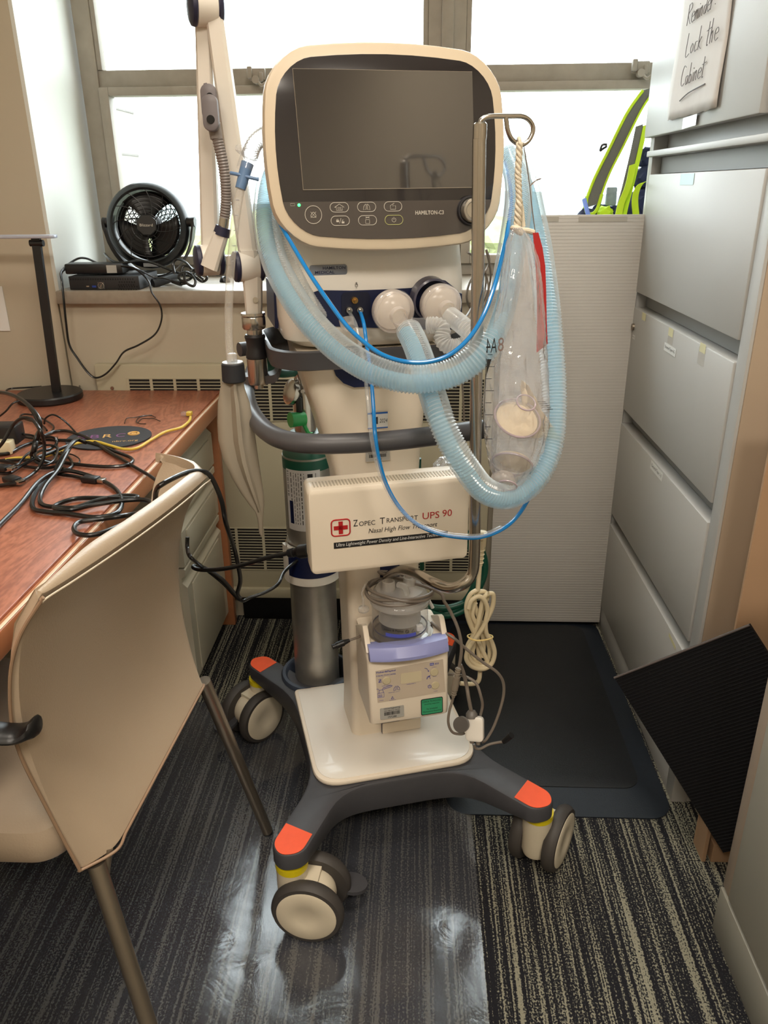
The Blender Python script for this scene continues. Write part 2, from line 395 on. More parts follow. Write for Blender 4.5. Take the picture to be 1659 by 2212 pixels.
# ================================================================ the room
WY = 2.15                                   # wall plane below the sill
YG = 2.52                                   # window plane
XL, XR, YB, ZC = -1.5, 1.35, -2.3, 2.6
struct('floor', B().box(XL, XR, YB, WY+.02, -.06, 0), M_carpet, flat=True)
struct('ceiling', B().box(XL-.1, XR+.1, YB-.1, WY+.6, ZC, ZC+.08), M_ceil, flat=True)
struct('wall_left', B().box(XL-.1, XL, YB, WY, 0, ZC), M_wall, flat=True)
struct('wall_right', B().box(XR, XR+.1, YB, WY, 0, ZC), M_wall, flat=True)
struct('wall_rear', B().box(XL-.1, XR+.1, YB-.1, YB, 0, ZC), M_wall, flat=True)
b = B(); b.box(-.98, 1.2, WY, WY+.42, 0, .975)
struct('wall_window', b, M_wall, flat=True)
struct('wall_pier_left', B().box(XL-.1, -.985, WY, WY+.5, 0, ZC), M_wall, flat=True)
struct('wall_pier_right', B().box(1.1, XR+.1, WY, WY+.5, 0, ZC), M_wall, flat=True)
struct('wall_reveal_left', B().box(-.985, -.975, WY+.001, YG+.05, .975, ZC), M_reveal, flat=True)
struct('trim_1', B().box(-.974, 1.1, 2.122, 2.56, .975, 1.01, .004), M_sill)
bl = struct('baseboard_window', B().box(-.54, .6, WY-.022, WY, 0, .1, .003), M_base)
# ---- steel window
wn = B()
fx0, fx1 = -.965, 1.1
yo, yi = YG+.03, YG-.03
for a, b_, c, d in ((fx0, fx0+.05, 1.01, ZC), (fx1-.05, fx1, 1.01, ZC), (.025, .13, 1.01, ZC)): wn.box(a, b_, yi, yo, c, d, .003)
for c, d in ((1.01, 1.045), (1.53, 1.575), (2.45, ZC)): wn.box(fx0, fx1, yi+.008, yo, c, d, .003)
wn.box(.062, .094, yi-.02, yi, 1.58, ZC, .003)
win = struct('window_1', wn, M_frame)
for x0, x1 in ((fx0+.05, .025), (.13, fx1-.05)):
    f = B()
    for a, b_, c, d in ((x0, x0+.028, 1.045, 1.53), (x1-.028, x1, 1.045, 1.53), (x0+.028, x1-.028, 1.045, 1.07), (x0+.028, x1-.028, 1.508, 1.53)): f.box(a, b_, yi-.012, yo-.02, c, d, .002)
    obj('sash_frame', f, M_frame, win)
    f2 = B()
    for a, b_, c, d in ((x0, x0+.014, 1.575, 2.45), (x1-.014, x1, 1.575, 2.45)): f2.box(a, b_, yi+.004, yo-.02, c, d, .002)
    obj('upper_glazing_bead', f2, M_frame, win)
    obj('window_pane', B().box(x0+.02, x1-.02, YG-.004, YG, 1.05, 1.525), M_glass, win, flat=True)
    obj('window_pane', B().box(x0+.005, x1-.005, YG+.004, YG+.008, 1.575, 2.45), M_glass, win, flat=True)
for px, py in ((556, 167), (1383, 152)):     # sash catches
    c = P(px, py, Y=yi-.012)
    k = B(); k.box(c.x-.024, c.x+.024, c.y-.01, c.y+.006, c.z-.008, c.z+.022, .004)
    k.box(c.x-.026, c.x-.012, c.y-.018, c.y, c.z-.004, c.z+.026, .003).box(c.x+.006, c.x+.018, c.y-.016, c.y, c.z-.012, c.z+.012, .003)
    k.cyl((c.x-.002, c.y-.024, c.z-.008), (c.x-.002, c.y, c.z-.008), .010)
    k.tube([(c.x+.004, c.y-.018, c.z-.012), (c.x+.014, c.y-.022, c.z-.022), (c.x+.026, c.y-.02, c.z-.016)], .004)
    obj('sash_catch', k, M_frame, win)
# ---- ceiling lights (behind and above the camera)
for i, (x, y) in enumerate(((-.55, -.9), (.65, -.9), (.05, .75))):
    t = thing('ceiling_light', ('recessed ceiling light panel left of the doorway side', 'recessed ceiling light panel on the cabinet side', 'recessed ceiling light panel nearest the window')[i], 'ceiling light', (x, y, ZC-.03), 0)
    f = B()
    for q in ((x-.3, x+.3, y-.3, y-.28), (x-.3, x+.3, y+.28, y+.3), (x-.3, x-.28, y-.28, y+.28), (x+.28, x+.3, y-.28, y+.28)): f.box(*q, ZC-.03, ZC)
    obj('frame', f, M_ceil, t)
    m = MATS.get('lamp_diffuser') or mat('lamp_diffuser', (1.0, .80, .56), .5, emit=0, var=0)
    obj('diffuser', B().box(x-.28, x+.28, y-.28, y+.28, ZC-.012, ZC-.006), m, t, flat=True)
    la = bpy.data.lights.new('ceiling_lamp', 'AREA'); la.shape = 'SQUARE'; la.size = .54; la.energy = LAMP*(1.0 if i < 2 else .45); la.color = (1.0, .90, .78)
    lo = bpy.data.objects.new('lamp', la); COL.objects.link(lo); lo.parent = t; lo.location = (0, 0, .008)
MATS['lamp_diffuser'].node_tree.nodes['Principled BSDF'].inputs['Emission Color'].default_value = (1, .9, .78, 1)
MATS['lamp_diffuser'].node_tree.nodes['Principled BSDF'].inputs['Emission Strength'].default_value = 6
# ---- radiator / convector cover
RY = WY-.028
t = thing('convector_cover', 'cream enamelled convector cover with slotted grilles below the window', 'radiator', (-.35, RY, .1))
c = B().box(-.90, .215, RY, WY-.001, .105, .812, .006)
c.box(-.90, .215, RY-.012, WY-.001, .085, .118, .004)
obj('cover', c, M_rad, t)
def grille(x0, x1, z0, z1, nx, nz, name):
    g = obj('grille_shade_plate', B().box(x0, x1, RY-.0012, RY+.004, z0, z1), M_slotshade, t, flat=True)  # dark plate painted as slot shade, no real opening behind it
    k = B(); dz = (z1-z0)/nz; dx = (x1-x0)/nx
    for i in range(nz+1): k.box(x0-.002, x1+.002, RY-.003, RY, z0+i*dz-.0011, z0+i*dz+.0011)
    for i in range(nx+1): k.box(x0+i*dx-.004, x0+i*dx+.004, RY-.0032, RY, z0-.002, z1+.002)
    obj('grille_louvers', k, M_rad, g, flat=True)
grille(-.808, .19, .652, .772, 15, 13, 'a')
grille(-.62, .19, .18, .318, 10, 15, 'b')
for x in (-.855, ): obj('cover_screw', B().cyl((x, RY-.002, .745), (x, RY, .745), .005).box(x-.004, x+.004, RY-.0026, RY-.0018, .7445, .7455), M_steel, t)
# thin grey wall panel at far left
tag(obj('paper_notice', B().prism([(-1.30, .90), (-1.13, .90), (-1.13, 1.02), (-1.30, 1.02)], WY-.003, WY-.001, 'y'), M_label), 'pale paper sheet on the beige wall at the far left edge of the picture', 'paper')
# ---------------------------------------------------------------- outside
M_leaf = mat('far_foliage', (126, 130, 90), .9, var=.4, scale=3)
M_leaf2 = mat('far_hill_foliage', (112, 120, 120), .9, var=.12, scale=2)
M_grass = mat('far_lawn', (118, 122, 104), .95, var=.15, scale=.3)
M_panel = mat('pale_stone_panels', (118, 114, 108), .8, var=.03, scale=1)
o = obj('lawn', B().box(-200, 200, 6, 400, -9.2, -9), M_grass, flat=True); o['kind'] = 'structure'
rnd = random.Random(3)
def blob(b, c, r, sq=.8, sub=3, amp=.35, f=.9):
    q = bmesh.ops.create_icosphere(b.b, subdivisions=sub, radius=1)['verts']
    for v in q:
        n = 1+amp*mnoise.noise(v.co*2.2+V(c)*f)+amp*.5*mnoise.noise(v.co*6+V(c))
        v.co = V(c)+V((v.co.x*r*n, v.co.y*r*n, v.co.z*r*n*sq))
trees = []
names = ['round pale green tree', 'broad light green tree', 'bushy yellow-green tree']
spots = [(-19.8, 54, 3.3), (-11.9, 52, 3.4), (-28.0, 56, 3.4), (-4.4, 51, 3.2), (3.2, 53, 3.3)]
pl = ['outside the window, behind the black desk fan', 'outside the window, between the support arm and hanging airway tube', 'outside the window, beyond the left frame of the window', 'outside the window, hidden behind the ventilator screen', 'outside the window, behind the drip pole']
for i, (x, y, r) in enumerate(spots):
    t = thing('distant_tree', f'{names[i % 3]} {pl[i]}', 'tree', (x, y, -9), 0, None)
    bb = B()
    for k in range(14): blob(bb, (x+rnd.uniform(-r, r)*.55, y+rnd.uniform(-1, 1), -6.5+4.9*k/13), r*rnd.uniform(.42, .58))
    obj('crown', bb, M_leaf, t)
    obj('trunk', B().cyl((x, y, -9), (x, y, -5), .35, .2, 10), mat('bark', (120, 100, 80), .9), t)
hb = B()
n = 60
rows = [[], [], []]
for i in range(n+1):
    x = -90+i*3.4
    h = (.6 if x < 10 else 1.5)+1.5*mnoise.noise(V((x*.05, 0, 3)))+.7*mnoise.noise(V((x*.22, 0, 1)))
    rows[0].append((x, 120, -9)); rows[1].append((x, 124, h-1.2)); rows[2].append((x, 150, h-2))
hb.grid(rows); hb2 = obj('hills', hb, M_leaf2); hb2['kind'] = 'structure'
t = thing('stone_building', 'pale stone-panelled building corner outside the left window', 'building', (-12.5, 24, -9))
x1 = P(270, 400, Y=24).x
bb = B().box(x1-9, x1, 24, 25.5, -9, P(240, 232, Y=24).z)
obj('walls', bb, M_panel, t, flat=True)
bb = B()
zt = P(240, 232, Y=24).z
for k in range(7): bb.box(x1-9.02, x1+.02, 23.98, 25.5, zt-1.15*k-.045, zt-1.15*k)
for k in range(6): bb.box(x1-9+1.45*k+.4, x1-9+1.45*k+.44, 23.98, 24, -9, zt)
obj('panel_joints', bb, mat('stone_joint', (98, 94, 90), .8), t, flat=True)
# ================================================================ desk side
DX = -.543
t = thing('desk', 'cherry laminate desk along the left with cables strewn over it', 'desk', (-.9, 1.2, 0))
obj('desktop', B().box(-1.49, DX-.003, -.1, 2.118, .70, .74, .002), M_wood, t)
obj('front_edge', B().box(DX-.003, DX+.012, -.1, 2.118, .70, .738, .004), M_woodedge, t)
obj('edge_lip', B().box(DX+.004, DX+.010, -.1, 2.118, .7372, .7388, .0007), M_woodlip, t)
obj('end_panel', B().box(-1.49, -.56, 2.09, 2.115, 0, .70, .001), M_woodedge, t)
obj('modesty_panel', B().box(-1.47, -1.45, 0, 2.09, .1, .70), M_woodedge, t)
t = thing('drawer_pedestal', 'off-white metal drawer pedestal under the window end of the desk', 'drawer unit', (-.85, 1.9, 0))
PX = -.575
obj('body', B().box(-1.1, PX-.018, 1.715, 2.085, .02, .695, .003), M_rad2 if False else mat('offwhite_enamel', (190, 184, 166), .35, var=.02), t)
zz = [(.68, .535), (.53, .385), (.38, .05)]
mo = MATS['offwhite_enamel']
for z1, z0 in zz:
    d = B()
    pr = [(PX-.018, z0), (PX-.003, z0), (PX, z0+.003), (PX, z1-.052), (PX-.012, z1-.040), (PX-.012, z1-.026), (PX-.001, z1-.018), (PX-.001, z1-.003), (PX-.004, z1), (PX-.018, z1)]
    d.prism(pr, 1.722, 2.08, 'y', 0)
    dd = obj('drawer_front', d, mo, t)
    # moulded pull: a raised panel with a long scooped edge
    obj('drawer_pull', B().box(PX-.001, PX+.004, 1.76, 2.04, z0+.012, z1-.058, .003), mo, dd)
t = thing('keyboard_tray', 'black keyboard tray arm under the desk edge beside the chair', 'keyboard tray', (-.7, 1.1, .6))
obj('tray_bracket', B().box(-.78, -.585, 1.33, 1.41, .605, .63, .004), M_base, t)
obj('tray_rail', B().box(-1.0, -.78, 1.3, 1.44, .63, .70, .004), M_base, t)
# ---- desk lamp
lp = P(124, 852, Z=.755)
t = thing('desk_lamp', 'black round-base desk lamp with a flat white light bar', 'lamp', (-.985, 2.0, .74))
bc = V((-.985, 2.015, .74))
obj('lamp_base', B().lathe([(.0, 0), (.081, 0), (.084, .004), (.084, .016), (.081, .020), (0, .0205)], bc, seg=48), M_black, t)
top = V((-.955, 2.025, 1.15))
M = Matrix(((1, 0, 0, 0), (0, 1, 0, 0), (0, 0, 1, 0), (0, 0, 0, 1)))
po = B().loft([[(p.x+dx, p.y+dy, p.z) for dx, dy in ((-.011, -.005), (.011, -.005), (.011, .005), (-.011, .005))] for p in (bc+V((.02, 0, .018)), top)])
obj('lamp_pole', po, M_black, t)
hd = B().prism(rr(.42, .032, .012, 5, -1.11, 2.02), 1.150, 1.158, 'z', .002)
obj('lamp_head', hd, mat('pale_blue_aluminium', (178, 184, 200), .3, metal=.3), t)
obj('lamp_hinge', B().cyl((-.972, 2.025, 1.138), (-.938, 2.025, 1.138), .008), M_black, t)
tag(obj('cable', B().tube([P(70, 838, Z=.745), P(110, 834, Z=.744), P(165, 825, Z=.744), P(172, 832, Z=.744), (-.93, 2.07, .744)], .0025), M_cord), 'thin black lead curling behind the desk lamp base', 'cable')
tag(obj('cable', B().tube([P(12, 848, Z=.744), P(20, 840, Z=.744), P(60, 837, Z=.744), P(90, 835, Z=.744)], .0025), M_cord), 'thin black lead running left from the desk lamp along the back of the desk', 'cable')
# ---- mouse mat
a = P(150, 942, Z=.742); 
mm = B(); cx, cy = P(236, 945, Z=.742).x, P(236, 945, Z=.742).y
Mm = frame((cx, cy, .7405), (1, .22, 0), (0, 0, 1))
el = [(.093*math.cos(2*math.pi*k/48), .088*math.sin(2*math.pi*k/48)) for k in range(48)]
t = thing('mouse_mat', 'round black mouse mat with purple and yellow lettering on the desk', 'mouse mat', (cx, cy, .74))
obj('pad', B(Mm).prism(el, 0, .003, 'z'), mat('black_cloth_mat', (44, 42, 44), .8, bump=.3, bscale=500), t)
M_purple = mat('purple_print', (120, 62, 116), .6); M_gold = mat('gold_print', (206, 158, 84), .6)
for ch, x, m in (('N', -.060, M_purple), ('B', -.032, M_purple), ('R', -.004, M_gold), ('C', .024, M_purple)):
    text(ch, .020, .026, Mm @ Matrix.Translation((x, .008, .003)), m, t)
obj('mat_emblem', B(Mm).torus((.052, .014, .0033), (0, 0, 1), .011, .0028, 24, 6).torus((.052, .014, .0033), (0, 0, 1), .004, .0016, 16, 6), M_gold, t)
text('nbrc.org', .055, .014, Mm @ Matrix.Translation((.040, -.040, .003)), M_gold, t)
# ---- cables (traced over the desk at the height they lie)
def q6(pts, z=.745, zs=None):
    """points of the desk close-up (offset 0,820; scale 3.456)"""
    return [P(x/3.456, 820+y/3.456, Z=(zs[i] if zs else z)) for i, (x, y) in enumerate(pts)]
def cable(name, pts, r, m, label, group=None, cat='cable', **k):
    return tag(obj(name, B().tube(pts, r, 10, n=7, **k), m), label, cat, group)
cable('ethernet_cable', q6([(40, 600), (130, 585), (300, 580), (430, 540), (560, 480), (700, 462), (820, 492), (920, 518), (1020, 512), (1120, 455), (1230, 392), (1350, 358), (1410, 312), (1422, 280)], .746), .0032, M_yellowcable, 'yellow network cable ending in a clear plug on the desk')
e = P(408, 893, Z=.748)
tt = thing('network_plug', 'clear plug on the end of the yellow network cable', 'plug', tuple(e))
obj('boot', B().box(e.x-.006, e.x+.007, e.y-.006, e.y+.010, .742, .752, .002), M_yellowcable, tt)
obj('plug_body', B().box(e.x-.020, e.x-.006, e.y-.002, e.y+.010, .742, .751, .001), M_clearhard, tt)
Z = .746
path1 = q6([(-500, 1610), (-150, 1240), (0, 1080), (150, 930), (280, 770), (400, 695), (520, 682), (680, 722), (830, 790), (900, 870), (905, 950), (850, 1005), (700, 1028), (500, 1000), (330, 985), (250, 960), (248, 880), (310, 780), (400, 700), (440, 620), (500, 520), (560, 455), (600, 440)], zs=[Z]*4+[.752]*3+[Z]*12+[.76, .775, .78, .77])
cable('cable', path1, .0042, M_cord, 'thick black power cord looping across the front of the desk')
zs = [.772, .775, .77, .76, .752]+[Z]*11
pth = q6([(640, 470), (560, 452), (495, 560), (430, 680), (340, 790), (300, 880), (320, 935), (420, 952), (560, 955), (720, 905), (900, 868), (1020, 872), (990, 888), (800, 885), (560, 890), (400, 950)], zs=zs)
pth += q6([(520, 972), (700, 935), (950, 900), (1090, 900), (1138, 935), (1080, 1005), (900, 1090), (720, 1155), (590, 1155), (552, 1110), (600, 1062), (760, 1040), (950, 1012)], zs=[.75]*13)
pth += [P(318, 1103, X=-.50), P(345, 1101, X=-.45), P(358, 1118, X=-.44), P(360, 1140, X=-.44)]
cable('cable', pth, .0042, M_cord, 'thick black power cord coiled in flat loops overhanging the desk edge')
# cord from behind the chair, over its back, down and across to the battery box
c2 = [P(325, 1150, X=-.43), P(334, 1095, X=-.42), P(338, 1060, X=-.41), P(352, 1045, X=-.39), P(400, 1022, X=-.375), P(432, 1018, X=-.36), P(455, 1029, X=-.345), P(478, 1080, X=-.33), P(488, 1130, X=-.33), P(506, 1185, Y=1.32), P(515, 1225, Y=1.33), P(519, 1255, Y=1.34), P(513, 1283, Y=1.34), P(520, 1293, Y=1.34), P(505, 1280, Y=1.34), P(480, 1252, Y=1.34), P(447, 1230, Y=1.34), P(424, 1222, Y=1.33), P(418, 1226, Y=1.32), P(436, 1231, Y=1.31), P(480, 1229, Y=1.3), P(525, 1220, Y=1.29), P(580, 1204, Y=1.27), P(622, 1195, Y=1.25)]
cable('cable', c2, .0042, M_cord, 'thick black power cord draped over the chair back and plugged into the battery box')
t = thing('power_plug', 'black moulded connector on the left side of the battery box', 'plug', tuple(P(640, 1190, Y=1.245)))
pl_ = P(622, 1195, Y=1.25); pr_ = P(668, 1189, Y=1.228)
d_ = (pr_-pl_)
k = B().cyl(pl_, pl_+d_*.35, .0055, .0075, 16).cyl(pl_+d_*.35, pl_+d_*.6, .0075, .0125, 16).cyl(pl_+d_*.6, pr_, .0125, .0125, 16)
obj('plug_body', k, M_black, t)
kk = B()
for i in range(3): kk.torus(pl_+d_*(.06+.1*i), d_, .0062+.0006*i, .0016, 16, 6)
obj('strain_relief', kk, M_black, t)
fl = [P(405, 1160, X=-.40), P(405, 1185, X=-.40), P(413, 1205, X=-.38), P(445, 1230, Y=1.36), P(480, 1258, Y=1.37), P(508, 1287, Y=1.37), P(524, 1298, Y=1.38), P(540, 1291, Y=1.39), P(572, 1280, Y=1.40), P(600, 1262, Y=1.42), P(615, 1234, Y=1.46), P(645, 1208, Y=1.50)]
cable('cable', fl, .0035, M_cord, 'flat black cable sagging between the chair and the steel gas cylinder')
# tangle at the left of the desk
tang = [
 ([(-60, 90), (60, 105), (160, 150), (250, 230), (300, 320), (290, 420), (250, 520), (240, 600)], .0042, 'thick black cable arching over the left of the cable tangle', [.85, .86, .86, .85, .83, .80, .77, .75]),
 ([(-60, 560), (20, 470), (90, 350), (160, 290), (240, 300), (300, 380), (330, 480), (320, 600), (260, 690), (150, 760), (0, 790)], .0036, 'black cable in a tall hoop in the middle of the tangle', [.76, .79, .82, .84, .84, .83, .80, .77, .75, .75, .745]),
 ([(-40, 300), (40, 240), (100, 175), (170, 165), (230, 230), (290, 340)], .0022, 'thin black lead rising behind the cable tangle', [.76, .78, .80, .80, .78, .76]),
 ([(350, 380), (300, 330), (200, 300), (150, 280), (180, 258), (270, 270), (350, 310), (400, 350), (385, 390)], .0022, 'thin black lead in a small loop behind the cable tangle', None),
 ([(330, 330), (340, 290), (390, 262), (450, 285), (510, 335), (560, 390)], .0022, 'thin black lead arching toward the mouse mat', [.75, .765, .775, .77, .755, .748]),
 ([(-60, 380), (100, 410), (260, 440), (380, 450), (520, 455), (640, 465), (760, 500), (880, 545), (970, 580), (990, 610), (940, 640), (800, 650), (640, 640), (480, 620), (300, 605), (120, 600), (-60, 610)], .0036, 'black cable making a long flat hairpin across the mouse mat', None),
 ([(330, 420), (400, 390), (480, 382), (560, 400), (680, 450), (800, 530), (900, 590), (1000, 650), (1120, 720), (1225, 795)], .0036, 'black cable running diagonally to the desk edge', None),
 ([(-60, 560), (60, 550), (160, 500), (250, 470), (330, 478)], .0036, 'short black cable crossing the left of the tangle', None),
 ([(-60, 690), (60, 700), (150, 650), (260, 590), (380, 545), (480, 505), (540, 480)], .0036, 'black cable crossing over the yellow network cable', [.75]*3+[.756]*2+[.758]*2),
 ([(-40, 600), (80, 620), (200, 650), (330, 660), (430, 650), (500, 670), (540, 640), (520, 590), (470, 560), (430, 550)], .0032, 'black cable curled under the right of the tangle', None),
 ([(430, 430), (430, 500), (470, 545), (540, 560), (590, 590), (590, 620), (550, 620)], .0015, 'very thin black wire curling beside the mouse mat', None),
 ([(250, 480), (300, 450), (360, 430), (410, 440), (420, 480), (370, 520), (310, 530), (260, 560), (300, 600), (390, 620), (420, 580), (380, 540)], .0032, 'knotted black cable at the heart of the tangle', [.75, .76, .77, .77, .76, .755, .76, .77, .765, .755, .75, .75]),
 ([(0, 640), (120, 640), (200, 560), (300, 500), (380, 490), (430, 520), (400, 600), (330, 640), (260, 610)], .0026, 'slim black cable wound through the heart of the tangle', [.76]*9),
 ([(240, 560), (255, 520), (270, 450), (290, 400), (310, 380)], .0060, 'gathered black cable bundle at the heart of the tangle', [.76, .775, .79, .79, .78]),
 ([(180, 405), (140, 405), (250, 420), (300, 470)], .0024, 'short black lead with a ribbed end in the tangle', [.77, .77, .765, .76]),
 ([(410, 700), (480, 712), (560, 722), (620, 735)], .0036, 'black cable ending in a dark plug near the front loops', None),
]
for pts, r, labl, z in tang: cable('cable', q6(pts, zs=z if z else None), r, M_cord, labl, 'black cables tangled on the desk')
def plugbox(px, py, z, sx, sy, sz, rz, m, labl, name='plug', tip=None):
    c = P(px, py, Z=z); t = thing(name, labl, 'plug', tuple(c), rz)
    Mx = Matrix.Translation(c) @ Matrix.Rotation(rz, 4, 'Z')
    obj('plug_body', B(Mx).box(-sx/2, sx/2, -sy/2, sy/2, -sz/2, sz/2, .003), m, t)
    if tip: obj('plug_contact', B(Mx).box(sx/2, sx/2+.014, -sy*.35, sy*.35, -sz*.28, sz*.28, .0008), tip, t)
    return t
plugbox(196, 1035, .747, .034, .020, .012, -.25, M_black, 'black plug lying inside the front cord loop on the desk', 'adapter_plug', M_steel)
plugbox(26, 1036, .75, .034, .022, .012, -.5, M_black, 'black plug with a square metal end at the left desk edge', 'video_plug', M_steel)
plugbox(4, 1010, .76, .030, .022, .010, -.2, M_black, 'dark connector cut by the left edge of the picture', 'video_plug', M_steel)
plugbox(14, 935, .775, .060, .050, .040, .1, M_black, 'black charger block under the cables at the left picture edge', 'power_adapter')
plugbox(8, 965, .755, .040, .030, .028, .1, mat('cream_block', (216, 204, 172), .4), 'cream plug block under the black charger at the left picture edge', 'power_adapter')
# hair-thin wires beyond the mat
for j, pts in enumerate(([(930, 325), (945, 290), (1000, 283), (1070, 270), (1130, 268), (1160, 282)], [(1090, 330), (1040, 328), (1018, 310), (1040, 282), (1100, 268), (1135, 264)], [(1195, 310), (1150, 292), (1100, 290), (1060, 292), (1030, 320)])):
    cable('cable_tie_wire', q6(pts, .743), .0010, M_cord, ('thin black twist wire beyond the mouse mat, longest of three', 'thin black twist wire curved like a hook beyond the mouse mat', 'thin black twist wire nearest the yellow plug beyond the mouse mat')[j], 'twist wires beyond the mouse mat', cat='wire')
# ---- things on the sill
SZ = 1.01
a, b_ = P(150, 625, Y=2.135), P(301, 622, Y=2.135)
x0, x1 = a.x, b_.x
t = thing('mini_computer', 'small black desktop computer with a round badge on the window sill', 'computer', ((x0+x1)/2, 2.2, SZ))
obj('case', B().box(x0, x1, 2.139, 2.30, SZ+.001, SZ+.036, .0015), mat('black_powder_metal', (30, 30, 33), .5, bump=.1), t)
fp = B()
hexr = .0035
for r_ in range(3):
    for c_ in range(26):
        x = x0+.006+c_*.0068+(r_ % 2)*.0034
        if x > x1-.006: continue
        if r_ > 0 and x < x1-.060: continue
        fp.box(x-.0018, x+.0018, 2.1383, 2.1391, SZ+.0285-r_*.0075-.0022, SZ+.0285-r_*.0075+.0022)
for r_ in range(3, 5):
    for c_ in range(8):
        x = x1-.058+c_*.0068+(r_ % 2)*.0034
        if x < x1-.005: fp.box(x-.0018, x+.0018, 2.1383, 2.1391, SZ+.0285-r_*.0065-.0022, SZ+.0285-r_*.0065+.0022)
vent = obj('vent_holes', fp, mat('vent_black', (5, 5, 6), .7), t); vent['kind'] = 'stuff'
bx = x0+.087
bd = obj('badge', B().box(bx-.0095, bx+.0095, 2.1375, 2.1392, SZ+.003, SZ+.021), mat('badge_grey', (70, 68, 66), .4, metal=.3), t)
bm_ = frame((bx, 2.1374, SZ+.012), (1, 0, 0), (0, -1, 0))
obj('badge_ring', B().torus((bx, 2.1373, SZ+.012), (0, 1, 0), .0078, .0006, 30, 6), M_steel, bd)
text('DELL', .011, .0038, bm_ @ Matrix.Rotation(math.radians(70), 4, 'Z'), M_steel, bd)
obj('usb_port', B().box(x0+.046, x0+.054, 2.138, 2.1392, SZ+.0085, SZ+.0115), M_steel, t); obj('usb_port', B().box(x0+.062, x0+.073, 2.138, 2.1392, SZ+.007, SZ+.012), mat('usb_blue', (30, 60, 140), .4), t)
a = P(141, 592, Y=2.17); c = P(268, 578, Y=2.17)
t = thing('power_adapter', 'long black power brick lying on top of the small computer', 'power adapter', (a.x, 2.17, SZ+.036))
Mb = frame(((a.x+c.x)/2, 2.19, SZ+.053), (c.x-a.x, .01, .010), (0, 0, 1))
obj('brick', B(Mb).box(-.078, .078, -.03, .03, -.0135, .0135, .004), M_black, t)
obj('brick_label', B(Mb).box(.035, .062, -.0304, -.030, -.011, .009), M_silverlabel, t)
def cz(*pts): return [P(x, y, Y=yy) for x, y, yy in pts]
cable('cable', cz((262, 575, 2.14), (285, 578, 2.13), (305, 590, 2.12), (322, 610, 2.105), (328, 632, 2.10), (346, 660, 2.10), (349, 690, 2.10), (335, 722, 2.10), (300, 745, 2.10), (268, 760, 2.10), (250, 785, 2.10), (228, 808, 2.10), (207, 816, 2.10), (190, 805, 2.10), (168, 775, 2.10), (150, 745, 2.10), (143, 700, 2.10), (138, 650, 2.10), (134, 610, 2.11), (132, 590, 2.13), (142, 580, 2.16)), .0034, M_cord, 'black cord drooping in a long loop from the sill in front of the wall', flat=.7)
cable('cable', cz((132, 592, 2.15), (137, 580, 2.2), (165, 560, 2.25), (185, 558, 2.26), (205, 566, 2.25), (225, 575, 2.22)), .003, M_cord, 'black cord arched behind the power brick on the sill')
cable('output_lead', cz((268, 576, 2.16), (300, 583, 2.18), (330, 598, 2.2), (355, 601, 2.2), (372, 607, 2.19)), .0022, M_cord, 'thin black lead from the power brick to the barrel plug')
cable('cable', cz((226, 548, 2.25), (240, 562, 2.2), (262, 568, 2.18), (300, 563, 2.2), (330, 568, 2.22), (365, 582, 2.22), (395, 593, 2.2), (415, 596, 2.18)), .0034, M_cord, 'black cord running along the sill below the fan')
k1 = cz((377, 592, 2.2), (374, 570, 2.21), (384, 560, 2.21), (402, 568, 2.19), (418, 585, 2.17), (440, 592, 2.17), (447, 602, 2.17), (436, 608, 2.17), (418, 596, 2.16), (402, 588, 2.15), (398, 600, 2.14), (404, 612, 2.14), (418, 618, 2.14), (422, 606, 2.15), (412, 590, 2.16), (420, 582, 2.17), (430, 596, 2.17), (440, 604, 2.17))
cable('cable', k1, .0036, M_cord, 'knotted hank of black cord on the sill beside the support arm')
k2 = cz((390, 596, 2.19), (396, 576, 2.2), (412, 578, 2.2), (420, 592, 2.19), (408, 604, 2.17), (392, 606, 2.17), (386, 596, 2.18), (400, 588, 2.18), (425, 600, 2.17))
cable('cable', k2, .0036, M_cord, 'tightly tied turns of black cord at the middle of the sill hank')
bp = P(372, 607, Y=2.19); b2 = P(392, 613, Y=2.18); b3 = P(403, 611, Y=2.18)
t = thing('barrel_plug', 'black barrel power plug lying on the sill', 'plug', tuple(bp)); obj('plug_body', B().cyl(bp, b2, .006, .0075, 14).cyl(b2, b3, .0045, .0045, 12), M_black, t)
cpt = P(482, 600, Y=2.33)
tag(obj('clamp_foot', B().tube(cz((420, 590, 2.36), (450, 592, 2.34), (475, 594, 2.33)), .004).lathe([(0, 0), (.013, .001), (.015, .010), (.011, .022), (0, .026)], cpt-V((0, 0, .012)), (.5, -.6, .3), seg=16), M_black), 'small black knob on a rod lying on the sill under the support arm', 'knob')
tag(obj('fan_sleeve', B().tube(cz((330, 612, 2.2), (350, 607, 2.22), (380, 596, 2.26)), .012, 14), mat('dark_rubber_tube', (40, 42, 46), .35)), 'thick dark tube lying on the sill right of the small computer', 'tube')
